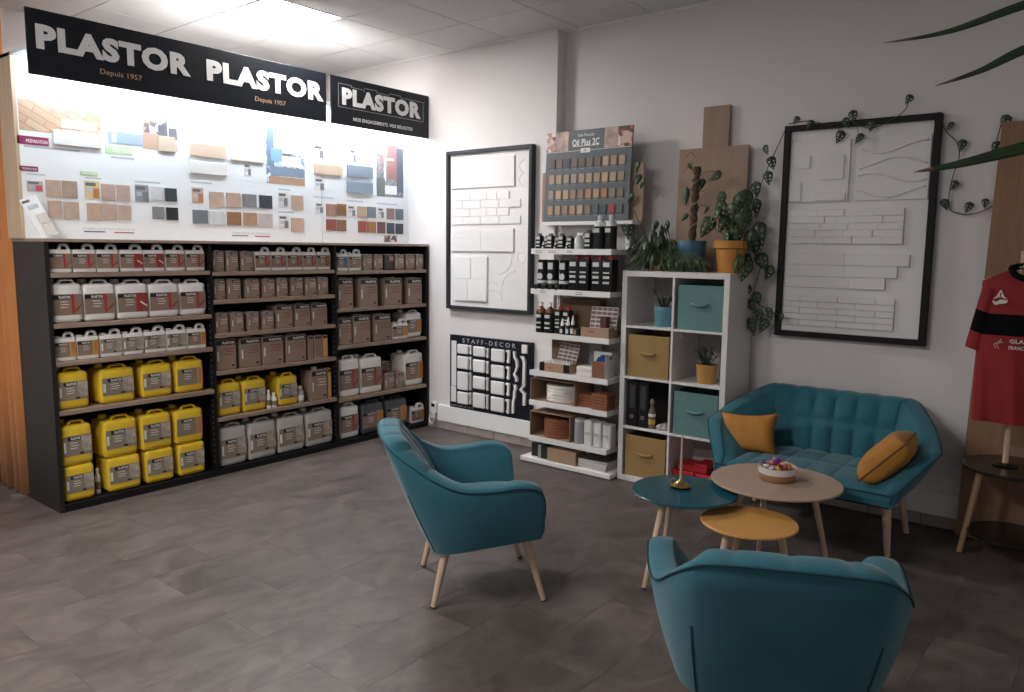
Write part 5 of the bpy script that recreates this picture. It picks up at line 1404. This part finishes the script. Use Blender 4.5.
# ================================================================== upholstered seating
TEAL = mat('teal_fabric', (.02, .125, .168), .85, var=.10, scale=5, bump=.15, bscale=700, sheen=.22)
TEALD = mat('teal_piping', (.009, .05, .068), .8)
LEGW = wood('beech_leg', (.54, .38, .27), (.64, .47, .35), .45, 'Z', 8)
def tub(t, half, th0, th1, seat_z, rim_h, grooves, hgrooves, nseg, gdepth, out_bulge=.01):
    """shell swept round a U: half = [(bottom xyz, top xyz)] from right front to back centre"""
    P = [(*b_, *c) for b_, c in half]
    full = P+[(-p[0], p[1], p[2], -p[3], p[4], p[5]) for p in P[-2::-1]]
    S_ = crom(full, nseg); n = len(S_)
    tops = [Vector(s[3:6]) for s in S_]; bots = [Vector(s[0:3]) for s in S_]
    L_ = [0]
    for i in range(1, n): L_.append(L_[-1]+(tops[i]-tops[i-1]).length)
    Lt = L_[-1]
    vs = []; m = 0; rimline = []
    for i in range(n):
        a, c = bots[max(i-4, 0)], bots[min(i+4, n-1)]
        d = Vector((c.x-a.x, c.y-a.y, 0))
        if d.length < 1e-6: d = Vector((0, -1, 0))
        nrm = Vector((-d.y, d.x, 0)).normalized()
        cen = Vector((0, -.05, 0))
        if nrm.dot(Vector((cen.x-tops[i].x, cen.y-tops[i].y, 0))) < 0: nrm = -nrm
        u = L_[i]/Lt; back = 1-abs(u-.5)*2        # 0 at arm tips, 1 at back centre
        th = th0+(th1-th0)*min(1, back*1.6)
        th *= min(1, .55+max(0, min(u, 1-u))*14)
        T_, B_ = tops[i], bots[i]
        sec = []
        for k in range(6):                         # outside, bottom to top
            q = k/6; p = B_.lerp(T_, q); p = p-nrm*out_bulge*math.sin(math.pi*q); sec.append(p)
        g = 0
        for gp in grooves: g += math.exp(-((u-gp)/.0065)**2)
        g = min(g, 1)
        rh = rim_h*(1-.35*g)
        for k in range(9):                         # over the rim
            an = math.pi*k/8; sec.append(T_+nrm*(th*.5*(1-math.cos(an)))+Vector((0, 0, rh*math.sin(an)**.8)))
        IT = T_+nrm*th; IB = Vector((B_.x, B_.y, seat_z-.05))+nrm*(th+.02)
        for k in range(1, 19):
            q = k/18; p = IT.lerp(IB, q); gg = g
            for hg in hgrooves: gg = max(gg, math.exp(-((q-hg)/.05)**2)*min(1, max(0, back*3-1.0)))
            p = p+nrm*(.022*math.sin(math.pi*q)-gdepth*gg); sec.append(p)
        m = len(sec); vs += sec
        rimline.append(T_-nrm*.003+Vector((0, 0, .003)))
    fs = []
    for i in range(n-1):
        for k in range(m-1):
            fs.append((i*m+k, i*m+k+1, (i+1)*m+k+1, (i+1)*m+k))
    for i in (0, n-1):
        fs.append(tuple(i*m+k for k in range(m)))
    MB().add(vs, fs).build('shell', TEAL, t, smooth=1.0)
    # underside
    poly = [(p.x, p.y) for p in bots]
    zb = sum(p.z for p in bots)/n
    under = MB(); nb = len(bots)
    under.add([(p.x, p.y, p.z+.004) for p in bots]+[(p.x, p.y, p.z+.03) for p in bots], [tuple(range(nb)), tuple(range(nb, 2*nb))]+[(k, (k+1) % nb, nb+(k+1) % nb, nb+k) for k in range(nb)])
    under.build('underside', mat('lining_black', (.01, .01, .011), .9), t)
    start = [bots[0]+Vector((0, .004, .03))]; end = [bots[-1]+Vector((0, .004, .03))]
    MB().tube(start+rimline+end, .0032, 6).build('piping', TEALD, t, smooth=3)
    return S_, rimline
def cushion_seat(t, w, y0, y1, z0, z1, gx, gy, name='seat_cushion', taper=0.):
    NX, NY = 48, 26; vs = []; fs = []
    for side in (1, 0):
        for j in range(NY+1):
            for i in range(NX+1):
                a = i/NX*2-1; b_ = j/NY*2-1
                e = (1-abs(a)**8)*(1-abs(b_)**8)
                ww = w*(1-taper*(1-j/NY))
                if side:
                    g = 0
                    for q in gx: g = max(g, math.exp(-((a-q)*w/.014)**2))
                    for q in gy: g = max(g, math.exp(-((b_-q)*(y1-y0)/2/.014)**2))
                    z = z0+(z1-z0)*(.35+.65*e**.5)+.012*(1-a*a)*(1-b_*b_)-.014*g*e
                else: z = z0
                vs.append((a*ww, y0+(y1-y0)*j/NY, z))
    N1 = (NX+1)*(NY+1)
    for s_ in (0, 1):
        for j in range(NY):
            for i in range(NX):
                q = s_*N1+j*(NX+1)+i; fs.append((q, q+1, q+NX+2, q+NX+1))
    edge = [i for i in range(NX+1)]+[j*(NX+1)+NX for j in range(1, NY+1)]+[NY*(NX+1)+i for i in range(NX-1, -1, -1)]+[j*(NX+1) for j in range(NY-1, 0, -1)]
    for k in range(len(edge)):
        a, b_ = edge[k], edge[(k+1) % len(edge)]; fs.append((a, b_, N1+b_, N1+a))
    return MB().add(vs, fs).build(name, TEAL, t, smooth=.9)
def seat_leg(t, top, foot, r0=.021, r1=.0125, m=None):
    top, foot = Vector(top), Vector(foot); d = foot-top
    o = MB().tube([top, top+d*.5, foot], [r0, (r0+r1)/2, r1], 14).build('leg', m or LEGW, t, smooth=1)
    MB().tube([foot+Vector((0, 0, .0)), foot-d.normalized()*.006], r1*1.04, 12).build('foot_pad', mat('foot_pad', (.03, .03, .03), .7), o)
    return o
CH = [((.332, .222, .328), (.348, .226, .40)), ((.334, .22, .328), (.37, .230, .475)), ((.334, .2, .325), (.398, .205, .555)), ((.33, .12, .315), (.408, .12, .586)), ((.322, 0, .298), (.40, -.01, .574)),
      ((.308, -.1, .28), (.38, -.14, .575)), ((.29, -.165, .268), (.352, -.25, .615)), ((.268, -.205, .26), (.32, -.345, .675)), ((.238, -.232, .255), (.278, -.42, .728)), ((.2, -.247, .252), (.23, -.453, .758)), ((.12, -.257, .25), (.14, -.47, .77)), ((0, -.26, .25), (0, -.474, .772))]
def armchair(label, o, d):
    ang = math.atan2(-d[0], d[1])
    t = thing('armchair', label, 'armchair', (o[0], o[1], 0), ang, group='teal armchairs')
    S_, rim = tub(t, CH, .085, .10, .43, .022, [.30, .367, .433, .5, .567, .633, .70], [], 8, .016)
    cushion_seat(t, .272, -.24, .225, .335, .438, (), (), taper=.16)
    box('seat_base', TEAL, -.285, .285, -.15, .216, .312, .35, t, r=.012, seg=2, smooth=.9)
    n = len(S_)
    for s_ in (1, -1):
        st = S_[int(n*.375)] if s_ == 1 else S_[n-1-int(n*.375)]
        B_, T_ = Vector(st[:3]), Vector(st[3:]); od = Vector((st[3]*.8, st[4], 0)).normalized()
        MB().tube([B_.lerp(T_, q)+od*(.0105*math.sin(math.pi*q)+.001) for q in (.02, .15, .3, .45, .58)], .003, 6).build('back_seam', TEALD, t, smooth=3)
        seat_leg(t, (s_*.21, -.185, .275), (s_*.238, -.25, .002)); seat_leg(t, (s_*.225, .165, .33), (s_*.26, .258, .002))
    return t
armchair('teal tub armchair facing away to the right in front of shelving', (-2.37, 2.71), (.63, .775))
armchair('teal tub armchair in the foreground with its back to the viewer', (-.842, 2.415), (-.43, .903))

SO = [((.475, .378, .293), (.478, .385, .365)), ((.475, .345, .293), (.51, .35, .40)), ((.475, .22, .293), (.592, .235, .505)), ((.475, .14, .293), (.640, .15, .56)), ((.47, .08, .293), (.636, .085, .582)),
      ((.465, -.05, .293), (.578, -.06, .655)), ((.45, -.2, .293), (.475, -.245, .733)), ((.40, -.275, .293), (.415, -.325, .755)), ((.3, -.285, .293), (.32, -.335, .757)), ((0, -.285, .293), (0, -.337, .757))]
sf = thing('sofa', 'teal tufted two-seat sofa with wooden legs against the right wall', 'sofa', (-1.365, 4.60, 0), math.pi)
tub(sf, SO, .075, .10, .42, .018, [.5+k*.0475 for k in (-3, -2, -1, 0, 1, 2, 3)], [.42], 14, .022, .012)
cushion_seat(sf, .475, -.27, .385, .335, .405, (-.67, -.33, 0, .33, .67), (.1,), taper=.06)
box('seat_base', TEAL, -.472, .472, -.26, .380, .296, .35, sf, r=.012)
MB().tube([(-.478, .388, .372), (.478, .388, .372)], .0045, 6).build('front_piping', TEALD, sf)
for s_ in (1, -1):
    seat_leg(sf, (s_*.42, .22, .305), (s_*.455, .272, .002), .027, .015); seat_leg(sf, (s_*.40, -.15, .305), (s_*.45, -.185, .002), .027, .015)

MUST = mat('mustard_velvet', (.42, .175, .022), .7, var=.12, scale=14, bump=.12, bscale=120, sheen=.08); MUSTD = mat('mustard_seam', (.16, .06, .012), .8)
def throw_cushion(label, loc, rot, w, h, d):
    t = thing('throw_cushion', label, 'cushion', loc, group='mustard cushions on the sofa', rot=rot)
    N = 22; vs = []; fs = []; seam = []
    for side in (1, -1):
        for j in range(N+1):
            for i in range(N+1):
                a, b_ = i/N*2-1, j/N*2-1
                pinch = 1-.15*(1-abs(b_)**2)*abs(a)**3; pinch2 = 1-.17*(1-abs(a)**2)*abs(b_)**3
                e = max(0, (1-a**4)*(1-b_**4))
                vs.append((a*w/2*pinch, side*d/2*e**.45*(1-.12*math.sin(a*7+b_*3)*.3), b_*h/2*pinch2))
    n1 = (N+1)**2
    for s_ in (0, 1):
        for j in range(N):
            for i in range(N):
                q = s_*n1+j*(N+1)+i; fs.append((q, q+1, q+N+2, q+N+1))
    b = MB().add(vs, fs)
    me = b.mesh('cover', MUST); bm = bmesh.new(); bm.from_mesh(me); bmesh.ops.remove_doubles(bm, verts=bm.verts[:], dist=1e-5); bmesh.ops.recalc_face_normals(bm, faces=bm.faces[:]); bm.to_mesh(me); bm.free(); me.shade_smooth()
    inst('cover', me, t)
    edge = [(i, 0) for i in range(N)]+[(N, j) for j in range(N)]+[(N-i, N) for i in range(N)]+[(0, N-j) for j in range(N)]+[(0, 0)]
    MB().tube([vs[j*(N+1)+i] for i, j in edge], .0045, 6).build('piping', MUSTD, t, smooth=3)
    return t
throw_cushion('mustard cushion propped against the left arm of the sofa', (-1.775, 4.52, .505), (math.radians(-20), math.radians(-4), math.radians(10)), .35, .26, .13)
throw_cushion('mustard cushion standing on its corner at the sofa right arm', (-.955, 4.38, .535), (math.radians(42), math.radians(0), math.radians(93)), .30, .32, .16)

# ================================================================== nest of round tables
def round_table(label, cx, cy, h, r, m, legs, th=.012):
    t = thing('round_table', label, 'table', (cx, cy, 0), group='nest of three round tables')
    MB().lathe([(r-.005, 0), (r, .003), (r, th-.003), (r-.004, th)], 64, (0, 0, h-th)).build('table_top', m, t, smooth=.6)
    for a, lr, fr in legs:
        a = math.radians(a)
        seat_leg(t, (lr*math.cos(a), lr*math.sin(a), h-th+.001), (fr*math.cos(a), fr*math.sin(a), .002), .018, .0115)
    return t
BROWN = wood('table_oak', (.37, .265, .20), (.42, .305, .235), .5, 'Y', 4)
round_table('largest round table with brown wood top before the sofa', -1.335, 3.795, .465, .316, BROWN, ((52, .20, .325), (129, .15, .205), (240, .20, .325)))
round_table('round table with glossy teal top left of the brown one', -1.666, 3.445, .43, .259, mat('table_teal', (.006, .075, .105), .22), ((261, .16, .295), (135, .16, .29), (40, .16, .28)))
round_table('smallest round table with orange-yellow top in front', -1.296, 3.362, .38, .217, mat('table_orange', (.58, .30, .085), .4), ((250, .135, .215), (15, .135, .215), (130, .135, .215)))
# candle holder
off = (-1.70, 3.475, .4305)
t = thing('candle_holder', 'brass saucer candle holder with thin taper on teal table', 'candle holder', off)
BRASS = mat('brass', (.52, .38, .16), .28, metal=1.)
MB().lathe([(.03, 0), (.052, .006), (.056, .012), (.052, .013), (.03, .022), (.016, .034), (.012, .045), (.009, .045), (.008, .03)], 28).build('saucer', BRASS, t, smooth=1)
MB().tube([(-.045, -.012, .012), (-.05, -.015, .03), (-.035, -.012, .043), (-.022, -.008, .032)], .003, 6).build('finger_loop', BRASS, t, smooth=3)
MB().tube([(0, 0, .03), (0, 0, .268)], [.0072, .0052], 10).build('taper', mat('taper_wax', (.50, .37, .28), .5), t, smooth=1)
box('wick', INK, -.001, .001, -.001, .001, .267, .275, t)
# bowl of sweets
off = Vector((-1.337, 3.812, .4655))
t = thing('sweet_bowl', 'brown and white bowl of wrapped sweets on brown table', 'bowl', off)
MB().lathe([(.078, 0), (.084, .004), (.090, .038)], 32).build('lower_band', mat('bowl_brown', (.34, .20, .12), .6), t, smooth=.9)
MB().lathe([(.090, .038), (.094, .066), (.0945, .07), (.091, .07), (.088, .045), (.08, .04)], 32).build('upper_band', mat('bowl_white', (.72, .66, .65), .35), t, smooth=.9)
rr = random.Random(21)
SWC = [mat('sweet_red', (.42, .03, .04), .3), mat('sweet_blue', (.05, .07, .32), .3), mat('sweet_gold', (.5, .30, .06), .3), mat('sweet_pink', (.55, .30, .28), .3), mat('sweet_clear', (.62, .62, .66), .2), mat('sweet_cream', (.6, .48, .36), .3)]
SWN = ['red', 'blue', 'golden', 'pink', 'silvery', 'cream']
sw_me = []
for mm in SWC:
    b = MB(); b.lathe([(.002, -.016), (.008, -.012), (.011, 0), (.008, .012), (.002, .016)], 8)
    for s_ in (-1, 1):
        b.add([(0, 0, s_*.014), (.010, .002, s_*.03), (0, .005, s_*.033), (-.010, -.002, s_*.03)], [(0, 1, 2, 3)])
    sw_me.append(b.mesh('wrapped_sweet', mm, 1.2))
spots = [(0, 0)]+[(.030*math.cos(a), .030*math.sin(a)) for a in [k*1.047 for k in range(6)]]+[(.060*math.cos(a), .060*math.sin(a)) for a in [k*.571 for k in range(11)]]
for k, (dx, dy) in enumerate(spots):
    ci = rr.randrange(6)
    zz = .07 if k > 6 else .08
    o = inst('wrapped_sweet', sw_me[ci], None, off+Vector((dx, dy, zz+rr.uniform(-.004, .008))), (rr.uniform(.8, 2.3), rr.uniform(-.5, .5), rr.uniform(0, 6.28)))
    dr = (dx*.78+dy*.63, -dx*.63+dy*.78); wd = ['right', 'far right', 'far', 'far left', 'left', 'near left', 'near', 'near right'][int((math.degrees(math.atan2(dr[1], dr[0]))+22.5) % 360//45)]
    tag(o, '%s wrapped sweet %s of the bowl on the brown table' % (SWN[ci], 'in the centre' if k == 0 else 'at the inner %s' % wd if k < 7 else 'at the %s rim' % wd), 'sweet', 'sweets in the bowl')
b = MB()
b.lathe([(.082, .04), (.08, .056), (.05, .06), (.01, .061)], 20); b.build('sweet_layer', SWC[2], t, smooth=1)

# ================================================================== jersey corner on the right
BRDW = wood('chip_board', (.23, .125, .07), (.29, .165, .095), .65, 'Z', 10)
t = thing('tall_board', 'tall brown wooden board leaning on the wall behind the jersey', 'board', (-.45, 4.955, .0005), rot=(math.radians(-1.1), math.radians(1.3), 0))
box('panel', BRDW, -.245, .25, -.01, .01, .0, 2.31, t, r=.001)
TX, TY = -.405, 4.69
DARKT = mat('table_black', (.012, .010, .010), .22)
t = thing('side_table', 'black round two-tier side table with wooden legs below the jersey', 'table', (TX, TY, 0))
MB().lathe([(.245, 0), (.252, .004), (.252, .014), (.247, .018)], 48, (0, 0, .497)).build('table_top', DARKT, t, smooth=.6)
MB().lathe([(.195, 0), (.20, .004), (.20, .012), (.196, .016)], 40, (0, 0, .14)).build('lower_shelf', DARKT, t, smooth=.6)
LEGD = wood('leg_oak', (.36, .23, .14), (.46, .30, .19), .5, 'Z', 8)
for a in (186, 66, 306):
    a = math.radians(a); seat_leg(t, (.155*math.cos(a), .155*math.sin(a), .497), (.225*math.cos(a), .225*math.sin(a), .002), .018, .014, LEGD)
# stand with hanger
off = (-.458, 4.69, .5155)
t = thing('garment_stand', 'wooden pole stand carrying a wire hanger on the side table', 'stand', off)
MB().tube([(0, 0, .012), (0, 0, 1.11)], .014, 12).build('pole', LEGW, t, smooth=1)
MB().lathe([(.06, 0), (.062, .004), (.055, .012), (.02, .014)], 24).build('foot', DARKT, t, smooth=.8)
MB().tube(crom([(0, 0, 1.1), (0, -.03, 1.11), (0, -.05, 1.085), (.02, -.05, 1.06), (0, -.05, 1.03)], 5), .003, 6).build('hook', TIN, t, smooth=3)
MB().tube(crom([(-.17, -.05, .955), (-.09, -.05, .99), (0, -.05, 1.03), (.09, -.05, .99), (.17, -.05, .955)], 5), .004, 6).build('hanger_bar', TIN, t, smooth=3)
RED = mat('jersey_red', (.25, .008, .012), .75, var=.12, scale=9, bump=.2, bscale=25); JB = mat('jersey_black', (.004, .004, .005), .85, spec=.1)
JC, JY = -.405, 4.63
t = thing('jersey', 'red and black sports jersey with white crest on a hanger', 'jersey', (JC, JY, .75))
# front outline right half (x from centre), z above .75
OUT_R = [(0, .0), (.215, .005), (.222, .12), (.222, .37), (.268, .37), (.262, .46), (.248, .61), (.21, .71), (.135, .775), (.12, .785), (.07, .75), (0, .735)]
def jersey_piece(name, poly, m, y0, y1, bulge=.03, parent=None):
    return MB().prism(poly, 'y', y0, y1).build(name, m, parent or t)
def jersey_body():
    NX, NZ = 40, 40; vs = []; fs = []
    def halfw(z):
        return .215+.007*min(1, z/.12) if z < .45 else .222-.02*(z-.45)/.33
    def topz(x):
        x = abs(x)
        if x < .085: return .745
        return .79-(x-.085)/(.222-.085)*.07
    for side in (-1, 1):
        for j in range(NZ+1):
            for i in range(NX+1):
                a = i/NX*2-1; q = j/NZ
                x = a*(.217+.004*math.sin(q*3)); z = q*.72 if q < .8 else .576+(q-.8)/.2*(topz(x)-.576)
                edge = (1-abs(a)**6)
                fold = .008*math.sin(a*9+2*q)*(1-q)+.004*math.sin(a*17+q*4)*(1-q)
                y = side*(.045*edge**.5*(.5+.5*math.sin(math.pi*min(1, .25+q*.75))))+fold*edge
                vs.append((x, y, z))
    n1 = (NX+1)*(NZ+1)
    for s_ in (0, 1):
        for j in range(NZ):
            for i in range(NX):
                q = s_*n1+j*(NX+1)+i; fs.append((q, q+1, q+NX+2, q+NX+1))
    for j in range(NZ):
        for i in (0, NX):
            q = j*(NX+1)+i; fs.append((q, q+NX+1, n1+q+NX+1, n1+q))
    b = MB().add(vs, fs); me = b.mesh('body', RED)
    me.materials.append(JB)
    for p in me.polygons:
        c = p.center
        q_ = (min(p.vertices) % ((NX+1)*(NZ+1)))//(NX+1)/NZ
        if .612 <= q_ < .775: p.material_index = 1
    me.shade_smooth()
    return inst('body', me, t)
jersey_body()
for s_ in (-1, 1):
    def sl(z0, z1, m, nm):
        vs = []; N = 12
        def C(q): return Vector((s_*(.178+.055*q), 0, .69-.32*q)), Vector((s_*(.03+.0*q), 0, .01)), .052-.004*q
        for k in range(5):
            q = z0+(z1-z0)*k/4; c, _, r = C(q)
            for i in range(N):
                a = 2*math.pi*i/N
                vs.append((c.x+s_*0+math.cos(a)*(.036+.004*q), math.sin(a)*.036, c.z+math.cos(a)*s_*.012))
        fs = [(k*N+i, k*N+(i+1) % N, (k+1)*N+(i+1) % N, (k+1)*N+i) for k in range(4) for i in range(N)]
        MB().add(vs, fs).build(nm, m, t, smooth=3)
    sl(0.0, .38, RED, 'sleeve'); sl(.38, .72, JB, 'sleeve_band'); sl(.72, 1.0, RED, 'sleeve_cuff')
MB().tube(crom([(-.095, -.01, .79), (-.07, -.035, .755), (0, -.045, .735), (.07, -.035, .755), (.095, -.01, .79), (.06, .03, .80), (0, .035, .80), (-.06, .03, .80), (-.095, -.01, .79)], 5), .016, 8).build('collar', JB, t, smooth=3)
CREST = mat('crest_white', (.70, .68, .66), .6)
cx_, cz_ = -.128, .652
em = MB()
for s_ in (-1, 1):
    em.prism([(cx_+s_*.002, cz_-.012), (cx_+s_*.004, cz_+.016), (cx_+s_*.010, cz_+.012), (cx_+s_*.016, cz_-.004), (cx_+s_*.032, cz_-.016), (cx_+s_*.012, cz_-.012), (cx_+s_*.008, cz_-.004)], 'y', -.0475, -.044)
em.lathe([(.001, .014), (.007, .018), (.007, .024), (.001, .03)], 10, (cx_, -.045, cz_-.002))
em.build('crest', CREST, t)
sw = MB(); sw.prism([(cx_-.034, cz_-.03), (cx_-.026, cz_-.024), (cx_-.02, cz_-.034), (cx_+.002, cz_-.02), (cx_+.034, cz_-.022), (cx_+.03, cz_-.036), (cx_-.006, cz_-.044), (cx_-.02, cz_-.048)], 'y', -.0475, -.045); sw.build('crest_script', CREST, t)
text('sponsor_lettering', 'GLA', (-.04, -.0475, .425), .06, .02, CREST, '-y', t, .02, .001)
text('sponsor_lettering', 'FRANCE', (-.035, -.0475, .392), .075, .018, CREST, '-y', t, .02, .001)
em = MB()
for k in range(2):
    em.tube([(-.128+.012*k, -.0478, .385), (-.138+.012*k, -.0478, .405), (-.115+.01*k, -.0478, .42), (-.108+.008*k, -.0478, .433-.02*k)], .0014, 5)
em.build('sponsor_mark', CREST, t)

# ================================================================== strap-leaved plant beyond the right edge
PO = (0.02, 2.12, 0.0005)
t = thing('strap_leaf_plant', 'tall strap-leaved plant at the right edge with long green blades', 'potted plant', PO)
pot(t, mat('pot_grey', (.2, .19, .18), .6), .12, .15, .28)
MB().tube(crom([(0, 0, .24), (.015, .01, .9), (.0, 0, 1.5), (-.02, -.01, 1.98)], 6), .022, 10).build('trunk', mat('trunk', (.16, .12, .08), .9, bump=.6, bscale=40), t, smooth=3)
BLADE = mat('blade_green', (.022, .05, .016), .45, var=.3, scale=12); TIPB = mat('blade_tip', (.16, .09, .06), .8)
def blade(pts, wmax):
    P = crom(pts, 6); n = len(P); vs = []; fs = []
    for i, p in enumerate(P):
        u = i/(n-1); p = Vector(p)-Vector(PO)
        w = wmax*min(1, (1-u)*2.6)**.75*(.45+.55*min(1, u*3)); w = max(w, .0008)
        q = Vector(P[min(i+1, n-1)])-Vector(P[max(i-1, 0)])
        sd = q.cross(Vector((0, 0, 1))).normalized(); up = sd.cross(q).normalized()
        sd = (sd*.45+up*.9).normalized(); up = sd.cross(q).normalized()
        vs += [p+sd*w, p-up*w*.35, p-sd*w, p+up*w*.05]
    for i in range(n-1):
        for k in range(4):
            fs.append((i*4+k, i*4+(k+1) % 4, (i+1)*4+(k+1) % 4, (i+1)*4+k))
    fs += [(0, 1, 2, 3), tuple((n-1)*4+k for k in range(4))]
    me = MB().add(vs, fs).mesh('leaf_blade', BLADE); me.materials.append(TIPB)
    for p in me.polygons:
        if p.center is not None and min(p.vertices) >= (n-4)*4: p.material_index = 1
    me.shade_smooth(); inst('leaf_blade', me, t)
crown = (0.0, 2.11, 1.97)
blade([crown, (-.04, 2.12, 2.12), (-.12, 2.06, 2.165), (-.233, 1.965, 2.121), (-.347, 1.864, 2.066), (-.451, 1.776, 2.04)], .0105)
blade([crown, (-.05, 2.10, 2.07), (-.13, 2.04, 2.075), (-.225, 1.957, 2.029), (-.291, 1.895, 1.985), (-.361, 1.834, 1.953)], .0105)
blade([crown, (-.05, 2.07, 1.90), (-.11, 2.03, 1.862), (-.207, 1.938, 1.828), (-.307, 1.852, 1.794), (-.38, 1.791, 1.776)], .0145)
for k in range(14):
    a = math.radians(-75+150*k/13); L_ = .42+.1*((k*7) % 5)/5; dz = .25-.08*(k % 4)
    blade([crown, (.0+.4*L_*math.cos(a), 2.11+.4*L_*math.sin(a), 1.97+dz), (L_*.8*math.cos(a), 2.11+.8*L_*math.sin(a), 1.97+dz*.9), (L_*math.cos(a), 2.11+L_*math.sin(a), 1.97+dz*.3)], .014)
